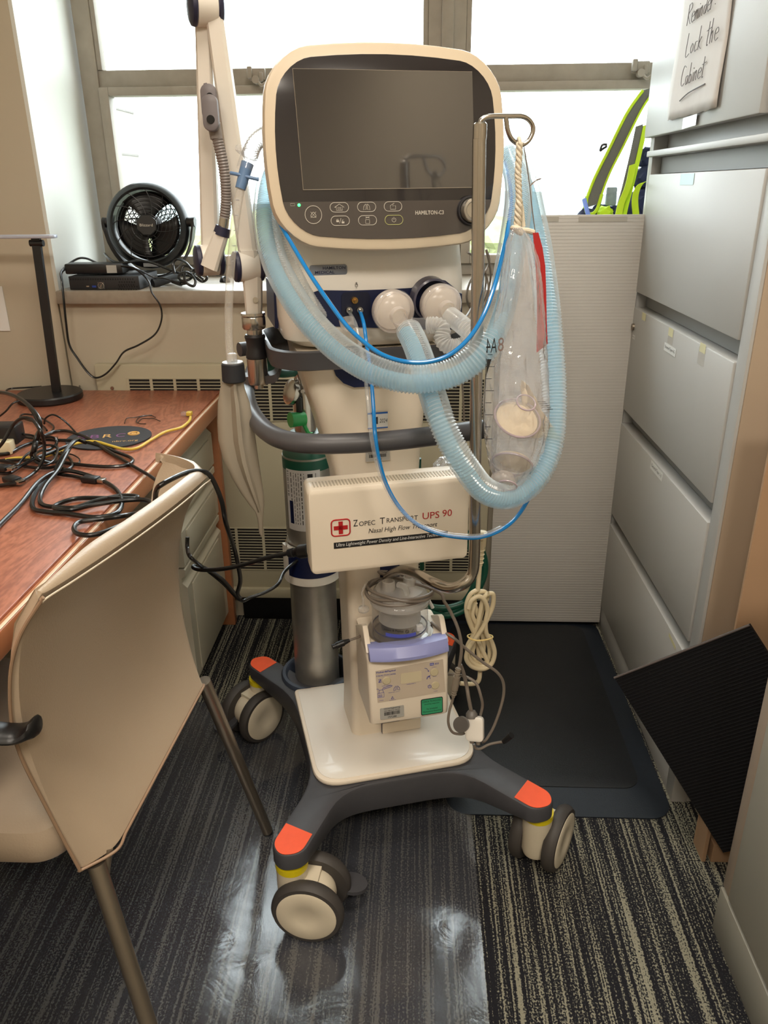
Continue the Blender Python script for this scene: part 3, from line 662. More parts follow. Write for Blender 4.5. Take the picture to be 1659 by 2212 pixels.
# ---- desk fan
fc = P(319, 487, Y=2.31); FR = .108
ax = (V((.10, -1, .10))).normalized()
t = thing('desk_fan', 'round black desk fan with a spiral grille on the window sill', 'fan', (fc.x, fc.y, SZ))
def fp_(r, a, z):  # point on the fan, z along the axis toward the room
    x_ = V((1, 0, 0)); x_ = (x_-ax*ax.x).normalized(); y_ = ax.cross(x_)
    return fc+x_*(r*math.cos(a))+y_*(r*math.sin(a))+ax*z
hs = B().lathe([(.100, -.075), (.108, -.068), (.1155, -.03), (.1155, -.005), (.108, .012), (.0985, .018), (.0935, .014), (.0935, -.03), (.096, -.07)], fc, ax, 56, cap=False)
hs.b.faces.ensure_lookup_table()
obj('housing', hs, M_black, t)
g = B()
for k_ in range(6): g.torus(fc+ax*(.012-.0006*k_), ax, .032+.0105*k_, .0011, 40, 5)
for k_ in range(12):
    a0 = k_*math.tau/12
    g.tube([fp_(.028+(.068)*s/6, a0+.5*s/6, .0125) for s in range(7)], .0012, 5, n=2)
obj('front_grille', g, M_black, t)
g = B()
for k_ in range(26):
    a0 = k_*math.tau/26
    for sg in (1, -1): g.tube([fp_(.03+(.068)*s/5, a0+sg*.75*s/5, -.068) for s in range(6)], .0017, 4, n=1)
g.lathe([(.097, -.070), (.084, -.072), (.084, -.066), (.097, -.066)], fc, ax, 48, cap=False)
obj('rear_grille', g, M_black, t)
oc = [fp_(.030, k_*math.tau/8+.39, 0)-fc for k_ in range(8)]
obj('hub_cap', B().loft([[fc+o_+ax*.008 for o_ in oc], [fc+o_+ax*.016 for o_ in oc], [fc+o_*.9+ax*.018 for o_ in oc]]), M_black, t)
obj('motor', B().lathe([(.034, -.07), (.034, -.03), (.028, -.02), (.02, .0)], fc, ax, 24), M_black, t)
for a0, wq in ((math.pi/2, -.18), (math.radians(220), .0), (math.radians(322), .0)):
    rows = []
    for s in range(6):
        r_ = .022+s*.0135; wd = .74+.05*s+wq
        rows.append([fp_(r_, a0-wd+2*wd*j/6, -.012+.022*(j/6-.5)) for j in range(7)])
    bl_ = B().grid(rows); o = obj('blade', bl_, M_black, t); md = o.modifiers.new('s', 'SOLIDIFY'); md.thickness = .0015
Mf = frame(fc+ax*.0182, V((1, 0, 0)), ax)
text('Blizzard', .036, .007, Mf, M_etched, t)
sl = fp_(.1125, -math.pi/2, .007)
Ms = frame(fp_(.1105, -math.pi/2+.03, .0205), V((1, 0, 0)), ax); sheet(.042, .010, Ms @ Matrix.Translation((0, .004, -.003)), mat('fan_sticker', (120, 122, 124), .4), t, 'rating_sticker')
st = B()
pts = []
for k_ in range(0, 25):
    a = math.pi+math.pi*k_/24
    pts.append((fc.x+.128*math.cos(a), fc.y+.015, max(SZ+.006, fc.z+.02+.16*math.sin(a)) if 2 < k_ < 22 else fc.z+.01+.1*math.sin(a)))
st.loft([[(p[0]+nx, p[1]+ny, p[2]+nz) for nx, ny, nz in ((-.004, -.016, -.004), (.004, -.016, .004), (.004, .016, .004), (-.004, .016, -.004))] for p in pts])
obj('stand', st, M_black, t, ang=50)
for s in (-1, 1): obj('pivot_knob', B().cyl((fc.x+s*.108, fc.y+.015, fc.z+.008), (fc.x+s*.132, fc.y+.015, fc.z+.008), .012, .014, 20), M_black, t)
SOFF = -1
# ================================================================ side chair
t = thing('side_chair', 'taupe vinyl side chair with steel legs pushed up to the desk', 'chair', (-.6, .98, 0))
zr = [.405, .52, .64, .735, .80, .85]
near = [(-.452, .775), (-.468, .765), (-.476, .75), (-.462, .742), (-.440, .738), (-.408, .738)]
midx = [-.412, -.434, -.440, -.425, -.402, -.368]
far = [(-.374, 1.14), (-.394, 1.16), (-.412, 1.185), (-.405, 1.205), (-.385, 1.22), (-.350, 1.225)]
zfar = [.448, .50, .60, .70, .765, .812]
rows = []
for i in range(6):
    r_ = []
    for j in range(13):
        s = j/12; q = 2*s-1
        x = near[i][0]*(1-s)+far[i][0]*s+(midx[i]-(near[i][0]+far[i][0])/2)*(1-q*q)
        y = near[i][1]*(1-s)+far[i][1]*s; z = zr[i]*(1-s)+zfar[i]*s
        if i == 0 and j: x = -.416+.042*(s-.083)/.917
        r_.append(V((x, y, z)))
    wing = (.0, .006, .02, .05, .075, .085)[i]; e0_ = r_[-1]
    for wa, wb, wc in ((-.25, .35, .0), (-.6, .52, .05), (-.95, .55, .10)): r_.append(e0_+V((wing*wa+wa*.006, wing*wb+wb*.006, wing*wc)))
    wn_ = (.0, .006, .012, .012, .007, .002)[i]; r_.insert(0, r_[0]+V((-wn_*.5-.004, -wn_*.15-.002, -.001*i)))
    rows.append(r_)
tf = lambda j: min(1, (j+.3)/4)
for dx_, dz_ in ((-.003, .009), (-.007, .006), (-.008, .001)): rows.append([p+V((dx_*tf(j), 0, dz_*tf(j))) for j, p in enumerate(rows[-1])])
back_rows = [[p.copy() for p in r_] for r_ in rows]
o = obj('backrest', B().grid(rows), M_leather, t)
md = o.modifiers.new('s', 'SOLIDIFY'); md.thickness = .018; md.offset = SOFF
md2 = o.modifiers.new('b', 'BEVEL'); md2.width = .009; md2.segments = 3; md2.limit_method = 'ANGLE'; md2.angle_limit = math.radians(50)
md3 = o.modifiers.new('ss', 'SUBSURF'); md3.levels = 1; md3.render_levels = 2
edge = [r_[0] for r_ in back_rows]; 
obj('side_piping', B().tube([p+V((.004, -.0015, 0)) for p in edge], .0022, 8), M_piping, t)
obj('top_stitching', B().tube([p+V((.0035, 0, -.004)) for p in back_rows[-4]], .0012, 6), M_stitch, t)
obj('bottom_piping', B().tube([p+V((.002, 0, -.001)) for p in back_rows[0]], .0022, 8), M_piping, t)
# seat
sr = [(-.93, .50), (-.90, .455), (-.80, .46), (-.62, .46), (-.50, .455), (-.44, .44)]
st_ = B().prism(rr(.47, .43, .05, 8, -.705, .985), .405, .47, 'z', .022)
obj('seat', st_, M_leather, t)
nl0, nl1 = V((-.438, .79, .398)), V((-.325, .675, .008))
fl0, fl1 = V((-.375, 1.150, .450)), V((-.307, 1.246, .008))
for a, b2_ in ((nl0, nl1), (fl0, fl1)):
    lg = obj('leg', B().cyl(a, b2_, .0125, .0115, 20), M_champagne, t)
    obj('foot_glide', B().cyl(b2_, b2_+(b2_-a).normalized()*.008, .0118, .011, 16), M_black, lg)
for a, b2_ in ((V((-.85, .76, .41)), V((-.94, .70, .008))), (V((-.85, 1.21, .41)), V((-.94, 1.27, .008)))):
    lg = obj('leg', B().cyl(a, b2_, .0125, .0115, 20), M_champagne, t)
obj('seat_frame', B().tube([V((-.52, .82, .405)), V((-.85, .78, .40)), V((-.87, 1.0, .40)), V((-.85, 1.19, .40)), V((-.5, 1.17, .41))], .010, 12), M_champagne, t)
obj('back_strut', B().cyl(V((-.424, .806, .41)), V((-.430, .792, .372)), .0055, .0055, 12), M_champagne, t)
ar = [P(88, 1562, Y=.742), P(70, 1572, Y=.735), P(40, 1585, Y=.73), P(-20, 1582, Y=.72), P(-160, 1560, Y=.72)]
arm = B(); secs = []
for i, (p, w_, h_) in enumerate(zip(smooth(ar, 4), [.003, .006, .008, .010, .012, .013, .013, .013]+[.013]*20, [.008, .011, .013, .013, .012, .010, .009, .008]+[.008]*20)):
    secs.append([(p.x, p.y+w_*math.cos(k_*math.tau/12)*1.4, p.z+h_*math.sin(k_*math.tau/12)) for k_ in range(12)])
arm.loft(secs); obj('armrest', arm, M_black, t)
obj('armrest_post', B().tube([(-.62, .715, .63), (-.63, .72, .52), (-.64, .76, .41)], .010, 12), M_champagne, t)
# ================================================================ floor coverings
o = tag(obj('chair_mat', B().prism([(-1.4, .2), (.127, .2), (.127, 1.66), (.105, 1.69), (-1.4, 1.69)], .0012, .0028, 'z'), M_chairmat), 'clear glossy plastic floor protector over the striped carpet', 'floor mat')
t = thing('anti_fatigue_mat', 'thick black rubber standing mat in front of the filing cabinet', 'floor mat', (.3, 1.7, 0))
out = rr(.49, .82, .05, 8, .318, 1.722); ins = rr(.40, .70, .04, 8, .310, 1.735)
obj('bevelled_edge', B().loft([[(x, y, .0) for x, y in out], [(x, y, .003) for x, y in out], [(x, y, .017) for x, y in ins], [(x, y, .010) for x, y in rr(.39, .69, .04, 8, .310, 1.735)]]), mat('dark_blue_rubber', (26, 33, 42), .45, bump=.4, bscale=400), t)
obj('mat_top', B().prism(rr(.40, .70, .04, 8, .310, 1.735), .012, .019, 'z', .001), M_mat, t)
# ================================================================ right-hand side
CX = .57; C0, C1 = 1.365, 2.118
t = thing('filing_cabinet', 'tall grey lateral filing cabinet with wide drawers facing the machine', 'filing cabinet', (.8, 1.73, 0))
bd = B()
bd.box(CX+.034, 1.03, C0+.002, C1+.02, .0, 1.80, .002)           # carcass
bd.box(CX, CX+.034, C0, C0+.042, 0, 1.80, .002)             # near stile
bd.box(CX, CX+.034, C1-.012, C1+.02, 0, 1.80, .002)          # far stile
bd.box(CX, CX+.034, C0+.042, C1-.012, 0, .072, .001)
obj('body', bd, M_cab, t)
obj('side_panel', B().box(CX+.006, 1.03, C0-.003, C0+.001, .10, 1.79, .001), mat('warm_bounce_side_tint', (168, 150, 130), .45, var=.02), t)  # warm bounce light on the grey side, painted in as a tan colour
y0, y1 = C0+.044, C1-.014
for i, (z0, z1) in enumerate(((.078, .352), (.385, .655), (.695, .967), (1.005, 1.284))):
    d = obj('drawer', B().box(CX-.004, CX+.034, y0, y1, z0, z1, .003), M_cab, t)
    if i < 3: obj('finger_recess', B().box(CX+.026, CX+.0335, y0, y1, z1+.001, z1+.032), M_cabshade, d, flat=True)  # gap shading carried by the darker colour
obj('shelf_lip', B().box(CX-.012, CX+.02, y0-.01, y1+.012, 1.323, 1.336, .002), M_cab, t)
obj('top_recess', B().box(CX+.022, CX+.0335, y0, y1, 1.286, 1.322), M_cabshade, t, flat=True)
obj('flipper_door', B().box(CX-.018, CX+.002, y0+.03, C1+.015, 1.366, 1.78, .003), M_cab, t)
# lock
lk = P(1369, 706, X=CX-.004)
obj('lock', B().cyl((CX-.004, lk.y, lk.z), (CX-.009, lk.y, lk.z), .009, .0085, 20).box(CX-.0098, CX-.0085, lk.y-.001, lk.y+.001, lk.z-.005, lk.z+.005), M_champagne, t)
def onc(px, py, w_, h_, m, name, labl, cat='label', txt=None, x=CX-.0045, rot=0):
    c = P(px, py, X=x)
    M = frame((x, c.y, c.z), (0, -1, 0), (-1, 0, 0)) @ Matrix.Rotation(rot, 4, 'Z')
    o = thing(name, labl, cat, (x, c.y, c.z))
    sheet(w_, h_, M, m, o, 'sheet')
    if txt: text(txt, w_*.84, h_*.5, M, M_ink, o, depth=.0005)
    return o, M
M_sky = mat('pale_blue_label', (196, 226, 226), .5)
M_tab = mat('aged_tape', (206, 200, 160), .5)
onc(1484, 387, .088, .022, M_sky, 'drawer_label', 'blank pale blue label on the topmost visible drawer')
onc(1447, 755, .085, .018, M_label, 'drawer_label', 'printed white label strip under the yellowed tabs on the second drawer', txt='Scooter/Tape 4-G')
onc(1418, 1017, .095, .020, M_label, 'drawer_label', 'printed white label strip on the third drawer down', txt='General Tape 1-3')
onc(1369, 728, .022, .010, M_label, 'drawer_label', 'tiny paper label under the drawer lock', txt='H 52')
for px, py, l in ((1391, 684, 'yellowed tape tab nearest the lock on the second drawer'), (1449, 718, 'yellowed tape tab over a clear strip in the middle of the second drawer'), (1518, 752, 'yellowed tape tab over a clear strip at the near end of the second drawer')):
    onc(px, py, .032, .018, M_tab, 'tape_tab', l, 'tape')
for px, py, l in ((1449, 727, 'clear adhesive strip under the middle tape tab'), (1515, 770, 'clear adhesive strip under the near tape tab')):
    onc(px, py, .038, .034, M_frost, 'clear_tape', l, 'tape', x=CX-.0042)
onc(1452, 1385, .05, .009, M_tab, 'torn_tape', 'torn tape remnant near the top of the lowest drawer', 'tape', rot=-.1)
# handwritten note, taped to the flipper door
NX = CX-.020
p_bl, p_br, p_tr = P(1444, 262, X=NX), P(1551, 240, X=NX), P(1582, 0, X=NX)
t2 = thing('handwritten_note', 'taped paper note on the upper cabinet door reading Reminder Lock the Cabinet', 'note', (NX, (p_bl.y+p_br.y)/2, p_bl.z))
ny0, ny1, nz0, nz1 = p_br.y, p_bl.y, p_bl.z, 1.66
rows = []
for i in range(15):
    z = nz0+(nz1-nz0)*i/14
    rows.append([(NX-.002-.004*abs(math.sin(j*1.05+.3*i))*max(0, 1-i/6)-.0015*math.sin(j*.7+i*.5), ny1+(ny0-ny1)*j/12, z+(.0 if i else .002*math.sin(j*2.3))) for j in range(13)])
rows = [[(p[0], p[1]-.012*(1-i/14)*0, p[2]) for p in r_] for i, r_ in enumerate(rows)]
o = obj('paper', B().grid(rows), mat('note_paper', (190, 182, 176), .7, var=.06, scale=14), t2); md = o.modifiers.new('s', 'SOLIDIFY'); md.thickness = .0004
ST = {'R': [[(0, 0), (.05, 1)], [(.0, .95), (.35, 1.0), (.45, .75), (.05, .5), (.45, 0)]], 'e': [[(.02, .28), (.34, .32), (.25, .5), (.05, .42), (.02, .15), (.15, 0), (.36, .06)]],
 'm': [[(0, 0), (.03, .45)], [(.03, .3), (.15, .48), (.2, 0)], [(.2, .3), (.33, .48), (.38, 0)]], 'i': [[(0, 0), (.02, .45)], [(.03, .62), (.04, .66)]], 'n': [[(0, 0), (.02, .45)], [(.02, .3), (.2, .48), (.24, 0)]],
 'd': [[(.28, .4), (.05, .38), (.02, .08), (.2, .02), (.3, .4)], [(.34, 1), (.28, 0)]], 'r': [[(0, 0), (.02, .45)], [(.02, .3), (.12, .46), (.24, .44)]], ':': [[(.1, .1), (.11, .14)], [(.1, .5), (.11, .54)]],
 'L': [[(.05, 1), (0, 0), (.4, .04)]], 'o': [[(.15, .42), (.02, .25), (.1, .02), (.26, .12), (.24, .36), (.13, .43)]], 'c': [[(.28, .4), (.08, .4), (.02, .15), (.12, .0), (.3, .06)]], 'k': [[(.04, 1), (0, 0)], [(.26, .5), (.04, .22), (.3, 0)]],
 't': [[(.12, .95), (.08, .05), (.2, 0)], [(-.08, .6), (.34, .66)]], 'h': [[(.05, 1), (0, 0)], [(.02, .3), (.18, .48), (.22, 0)]], 'C': [[(.42, .9), (.2, 1), (.02, .6), (.06, .12), (.25, 0), (.42, .1)]],
 'a': [[(.26, .4), (.06, .4), (.02, .1), (.16, 0), (.27, .38)], [(.28, .42), (.27, .0)]], 'b': [[(.04, 1), (0, 0)], [(.0, .1), (.15, 0), (.27, .2), (.16, .42), (.02, .3)]]}
WD = {'R': .5, 'm': .45, 'i': .1, ':': .2, 'L': .45, 't': .3, ' ': .35, 'C': .5}
def write(s_, px, py, px2, py2, hh):
    a = P(px, py, X=NX-.006); c = P(px2, py2, X=NX-.006); tot = sum(WD.get(ch, .36)+.07 for ch in s_); d = (c-a)/tot; x = 0
    k = B()
    for ch in s_:
        for stn in ST.get(ch, []):
            pts = [a+d*(x+u*1.0)+V((0, 0, v_*hh))+V((0, -.10*v_*hh, 0)) for u, v_ in stn]
            k.tube([(NX-.0066, p.y, p.z) for p in pts], .0007, 6, n=4)
        x += WD.get(ch, .36)+.07
    obj('handwriting', k, mat('marker_ink', (96, 90, 90), .6), t2)
write('Reminder:', 1484, 56, 1548, 12, .036)
write('Lock the', 1481, 122, 1552, 84, .04)
write('Cabinet', 1470, 188, 1522, 164, .036)
obj('underline', B().tube([(NX-.0066, P(x, y, X=NX).y, P(x, y, X=NX).z) for x, y in ((1475, 218), (1495, 200), (1530, 181))], .0012, 6), MATS['marker_ink'], t2)
tp = P(1492, 258, X=NX-.001)
sheet(.085, .020, frame((NX-.003, tp.y, tp.z-.004), (0, -1, 0.02), (-1, 0, 0)), mat('glossy_tape', (222, 222, 214), .15), t2, 'tape')
# white corrugated plastic panel leaning at the back
t = thing('corrugated_panel', 'white corrugated plastic sheet standing between the window wall and the cabinet', 'panel', (.4, 2.1, 0))
pn = B().box(.226, CX-.002, 2.100, 2.106, .021, 1.193, .001); obj('panel_sheet', pn, M_foam, t)
k = B()
for i in range(140): k.box(.2265, CX-.003, 2.0996, 2.1002, .03+i*.0083, .032+i*.0083)
o = obj('flute_lines', k, M_foam, t, flat=True); o['kind'] = 'stuff'
for a, c in ((1140, 1207), (1250, 1355)):
    q = P(a, 474, Y=2.099); q2 = P(c, 474, Y=2.099)
    obj('masking_tape', B().box(q.x, q2.x, 2.0985, 2.0998, q.z-.006, q.z+.006), mat('old_tape', (170, 165, 155), .5), t)
# reflective backpack on the sill behind the panel
t = thing('backpack', 'navy and lime-yellow backpack standing on the sill behind the white panel', 'backpack', (.55, 2.3, SZ))
def ribbon(pts, w_, m, name, par, th=.004, wv=V((1, 0, .3))):
    pts = smooth(pts, 6); k = B(); w_v = wv.normalized()
    n_ = V((0, 1, 0))
    k.loft([[p-w_v*w_/2, p+w_v*w_/2, p+w_v*w_/2+n_*th, p-w_v*w_/2+n_*th] for p in pts]); return obj(name, k, m, par)
s1 = cz((1405, 190, 2.26), (1370, 240, 2.26), (1330, 320, 2.25), (1300, 380, 2.24), (1283, 425, 2.23), (1278, 445, 2.22))
ribbon(s1, .036, M_strapgray, 'shoulder_strap', t, .010)
for off_, r_ in ((-.019, .004), (.019, .0028)):
    obj('strap_piping', B().tube([p+V((off_, -.003, off_*.3)) for p in s1], r_, 8), M_lime, t)
obj('strap_end', B().tube([s1[-2]+V((-.019, -.003, 0)), s1[-1]+V((-.014, -.004, -.012)), s1[-1]+V((.0, -.004, -.02)), s1[-1]+V((.014, -.004, -.008)), s1[-2]+V((.019, -.003, .005))], .0045, 8), M_lime, t)
s2_ = cz((1395, 270, 2.22), (1382, 330, 2.21), (1365, 400, 2.2), (1352, 450, 2.19), (1345, 490, 2.18))
ribbon(s2_, .012, M_lime, 'webbing_edge', t, .006)
ribbon([p+V((-.014, .004, 0)) for p in s2_], .018, M_strapgray, 'webbing', t, .006)
s3_ = cz((1368, 355, 2.19), (1358, 400, 2.18), (1342, 440, 2.17), (1335, 475, 2.16))
ribbon(s3_, .018, M_lime, 'reflective_flap', t)
s4_ = cz((1402, 390, 2.16), (1382, 400, 2.16), (1372, 430, 2.16), (1376, 480, 2.16))
ribbon(s4_, .016, M_lime, 'reflective_flap', t)
body = B()
rnd2 = random.Random(5)
for px, py, rr_ in ((1270, 470, .028), (1300, 466, .034), (1335, 470, .036), (1365, 470, .04), (1392, 440, .045), (1395, 385, .036), (1400, 340, .03)):
    c_ = P(px, py, Y=2.29); blob(body, (c_.x, c_.y, c_.z), rr_, .9, 3, .3, 9)
for px, zz_, rr_ in ((1290, 1.06, .055), (1340, 1.065, .058), (1385, 1.07, .06), (1300, 1.12, .05), (1350, 1.13, .052), (1390, 1.15, .05)):
    c_ = P(px, 470, Y=2.28); blob(body, (c_.x, c_.y, zz_), rr_, .95, 3, .2, 9)
obj('pack_body', body, M_navyfab, t)
bb = P(1310, 452, Y=2.23); body = B(); blob(body, (bb.x, 2.24, bb.z-.012), .02, 1, 3, .4, 9); obj('lime_pouch', body, M_lime, t)
ck = P(1322, 418, Y=2.25)
obj('plaid_lining', B().box(ck.x-.014, ck.x+.014, 2.25, 2.262, ck.z-.03, ck.z+.016, .004), mat('plaid_cloth', (128, 140, 150), .8, var=.5, scale=60), t)
obj('light_blue_strap', B().tube(cz((1262, 430, 2.22), (1268, 455, 2.2), (1274, 475, 2.2)), .006, 8, flat=.5), mat('light_blue_webbing', (110, 136, 210), .6), t)
cl = P(1306, 316, Y=2.24)
obj('strap_clip', B().tube([cl+V((.006, 0, .004)), cl+V((-.006, 0, .003)), cl+V((-.010, 0, -.010)), cl+V((-.004, 0, -.006)), cl+V((.006, 0, .0))], .003, 8), M_black, t)
# black textured board, cardboard, near cabinet
A_ = P(1327, 1464, Y=1.31); D_ = P(1562, 1842, Y=1.16); D_.z = max(D_.z, .004)
u_ = (P(1645, 1340, Y=1.2)-A_).normalized(); dn = (D_-A_); dn = dn-u_*dn.dot(u_)*1.0
n_ = u_.cross(dn).normalized()
t = thing('textured_board', 'black textured rubber mat propped diagonally against the filing cabinet', 'mat', (D_.x, D_.y, 0))
k = B(); W_ = .285
c4 = [A_, D_, D_+u_*W_, A_+u_*W_]
k.loft([[p for p in c4], [p+n_*.008 for p in c4]])
obj('mat_panel', k, M_board, t, flat=True)
k = B(); hgt = dn.length
nfront = n_ if n_.y < 0 else -n_
base_ = 0 if n_.y < 0 else 0
ff = (lambda p: p+n_*.008) if n_.y < 0 else (lambda p: p)
for i in range(1, 60):
    p = A_+(D_-A_)*(i/60); q = p+u_*W_; e_ = nfront*.0011; s_ = (D_-A_).normalized()*.0012
    k.loft([[ff(p)-s_, ff(p)+s_, ff(p)+s_*.3+e_], [ff(q)-s_, ff(q)+s_, ff(q)+s_*.3+e_]])
o = obj('ribbing', k, M_board, t, flat=True); o['kind'] = 'stuff'
obj('board_edge', B().tube([A_+nfront*.001, A_+u_*W_+nfront*.001], .0022, 6, sm=False), mat('worn_grey_edge', (84, 76, 74), .6), t)
t = thing('cardboard_sheet', 'brown cardboard sheet standing on edge behind the black mat', 'cardboard', (.75, 1.26, 0))
obj('sheet_face', B().box(.582, .98, 1.245, 1.252, 0, .92, .001), M_card, t, flat=True)
obj('folded_flap', B().box(.600, .98, 1.20, 1.244, 0, .045, .001).box(.582, .59, 1.20, 1.245, 0, .13, .001), M_card, t, flat=True)
t = thing('low_cabinet', 'pale grey storage cabinet with a plinth at the right foreground', 'cabinet', (.8, .6, 0))
obj('body', B().box(.573, 1.05, .1, 1.048, .105, .74, .003), M_cabside, t)
obj('plinth', B().box(.551, 1.05, .1, 1.05, 0, .10, .002), mat('plinth_grey', (150, 146, 134), .45), t)
obj('edge_stile', B().box(.554, .573, 1.022, 1.05, .105, .74, .003), mat('stile_taupe', (164, 148, 132), .4), t)
obj('door', B().box(.551, .573, .12, 1.018, .108, .735, .003), M_cabside, t)
# ================================================================ the trolley
def T(*p): return TM @ V(p)
TZv = V((0, 0, 1)); Tx = TM.to_3x3() @ V((1, 0, 0)); Ty = TM.to_3x3() @ V((0, 1, 0))
def troot(name, label, cat, x, y, z, group=None):
    p = T(x, y, z); return thing(name, label, cat, tuple(p), TA, group)
tr = troot('equipment_trolley', 'grey and cream four-caster medical trolley with orange-taped feet', 'trolley', 0, -.03, 0)
def fillet(pts, rads, n=5):
    out = []
    m = len(pts)
    for i, p in enumerate(pts):
        a, b_, c = V(pts[i-1]), V(p), V(pts[(i+1) % m]); r = rads[i]
        if not r: out.append(tuple(b_)); continue
        d1 = (a-b_); d2 = (c-b_); l = min(r, d1.length*.49, d2.length*.49)
        p1 = b_+d1.normalized()*l; p2 = b_+d2.normalized()*l
        for k in range(n+1):
            s = k/n; out.append(tuple(p1*(1-s)**2+b_*2*s*(1-s)+p2*s*s))
    return out
tx, tyf, tyb = .240, -.318, .285
q = []; rd = []
def add(x, y, r): q.append((x, y)); rd.append(r)
# front right leg round to the rear, counter-clockwise
for sx in (1,):
    add(0, -.205, 0); add(.118, -.205, .06); add(.214, -.344, .026); add(.257, -.340, .026); add(.268, -.306, .022); add(.172, -.165, .06)
    add(.170, -.03, 0); add(.176, .115, .06); add(.266, .262, .02); add(.258, .294, .026); add(.216, .300, .026); add(.130, .165, .05); add(0, .165, 0)
full = q+[(-x, y) for x, y in q[::-1] if x != 0]; frd = rd+[r for (x, y), r in zip(q[::-1], rd[::-1]) if x != 0]
hull = fillet(full, frd)
hb0 = B(TM).prism(hull, .124, .192, 'z', .006)
for v in hb0.b.verts:
    p = TI @ v.co
    if p.z < .186:
        d_ = min(1, max(0, (math.hypot(p.x, p.y+.02)-.20)/.14)); p.z += .032*d_*(.192-p.z)/.068; v.co = TM @ p
obj('base_frame', hb0, M_base_gray, tr)
# orange feet
for (sx, fr, fx, fy, nm) in ((-1, 1, -.240, -.338, 0), (1, 1, .240, -.338, 1), (-1, 0, -.240, .285, 2), (1, 0, .240, .285, 3)):
    sg = -1 if fr else 1
    Tc = V((fx, fy+(.018 if fr else 0))); dn_ = (V((sx*.125, -.185 if fr else .13))-Tc).normalized(); lim = .052
    tip = []
    hm_ = len(hull)
    for i in range(hm_):
        p, q_ = V(hull[i]), V(hull[(i+1) % hm_])
        a_, b_ = (p-Tc).dot(dn_)-lim, (q_-Tc).dot(dn_)-lim
        near_ = lambda v_: v_.x*sx > .12 and ((v_.y < -.2) if fr else (v_.y > .12))
        if a_ < 0 and near_(p) and (p-Tc).length < .09: tip.append(tuple(p))
        if a_*b_ < 0 and near_(p): r_ = p+(q_-p)*(a_/(a_-b_)); tip.append(tuple(r_))
    cx_ = sum(p[0] for p in tip)/len(tip); cy_ = sum(p[1] for p in tip)/len(tip)
    tip.sort(key=lambda p: math.atan2(p[1]-cy_, p[0]-cx_))
    tip = [(cx_+(x-cx_)*.84, cy_+(y-cy_)*.86) for x, y in tip]
    obj('orange_foot_tape', B(TM).prism(tip, .192, .1928, 'z'), M_orange, tr)
# casters
cst = [((-.217, 1.040), (-.10, -1.0), (1, -.10), 1), ((.242, 1.175), (.87, -.50), (.5, .87), 0), ((-.377, 1.600), (.78, -.62), (-.62, -.78), 1), ((.080, 1.750), (.3, -.95), (-.95, -.3), 0)]
for (sx_, sy_), a, tdir, brake in cst:
    a = V((*a, 0)).normalized(); td = V((*tdir, 0)).normalized(); S = V((sx_, sy_, 0))
    cs = obj('caster', B().lathe([(.0, .045), (.024, .045), (.0285, .06), (.0285, .136), (.022, .138), (.022, .165), (0, .165)], S, seg=28), M_hub, tr)
    obj('yellow_ring', B().lathe([(.022, .136), (.0295, .136), (.0295, .1475), (.022, .1475)], S, seg=28), M_yellow, cs)
    C0_ = S+td*.034+V((0, 0, .0665))
    obj('caster_fork', B().lathe([(0, -.022), (.040, -.022), (.044, -.012), (.044, .012), (.040, .022), (0, .022)], C0_+V((0, 0, .004)), a, 30).loft([[S+a*s1*.022+V((0, 0, z_)), S+td*.05+a*s1*.02+V((0, 0, z_))][::1]+[S+td*.05-a*s1*.02+V((0, 0, z_)), S-a*s1*.022+V((0, 0, z_))] for s1 in (1,) for z_ in (.05, .118)]), M_hub, cs)
    for s in (-1, 1):
        cc = C0_+a*s*.034
        obj('tyre', B().lathe([(.053, -.013), (.0615, -.0125), (.066, -.006), (.0665, 0), (.066, .006), (.0615, .0125), (.053, .013)], cc, a*s, 48).cyl(cc-a*.0115, cc+a*.0115, .054, seg=40), M_tyre, cs)
        obj('wheel_disc', B().lathe([(.0545, .0118), (.0545, .0136), (.051, .0150), (.024, .0155), (.0205, .0138)], cc, a*s, 44), M_hub, cs)
    if brake:
        pc = C0_-a*.075+V((0, 0, -.022)) if brake == 1 else C0_
        pd = V((1, .15, 0)) if sy_ < 1.2 else V((-.85, -.5, 0))
        k = B(); pp = []
        base_p = C0_-a*.020*0+(pd.normalized()*.052)
        n2_ = V((-pd.y, pd.x, 0)).normalized()
        ell = [(math.cos(k_*math.tau/20), math.sin(k_*math.tau/20)) for k_ in range(20)]
        ce = base_p+pd.normalized()*.018+V((0, 0, -.018))+( V((0,.03,0)) if sy_ < 1.2 else V((0,0,0)))
        k.loft([[ce+pd.normalized()*u*.030+n2_*v_*.024+V((0, 0, zz_+u*-.006)) for u, v_ in ell] for zz_ in (0, .008)])
        obj('brake_pedal', k, M_base_gray, cs)
# top tray
tray = fillet([(-.168, -.196), (.162, -.196), (.168, .125), (-.172, .125)], [.055, .055, .012, .012], 8)
obj('base_plate', B(TM).prism(tray, .192, .203, 'z', .004), M_white, tr)
ti = [(x*.955, (y+.035)*.955-.035) for x, y in tray]
obj('plate_top', B(TM).prism(ti, .203, .2045, 'z', .0008), M_white2, tr)
# cylinder cup
cx_, cy_ = -.108, .192
obj('cylinder_cup', B(TM).lathe([(.058, .125), (.080, .128), (.084, .135), (.085, .196), (.082, .202), (.075, .203), (.071, .198), (.068, .16), (.058, .15)], (cx_, cy_, 0), seg=48, cap=False).lathe([(.066, .135), (.07, .15), (0, .15)], (cx_, cy_, 0), seg=32), mat('blue_grey_cup', (58, 66, 80), .45), tr)
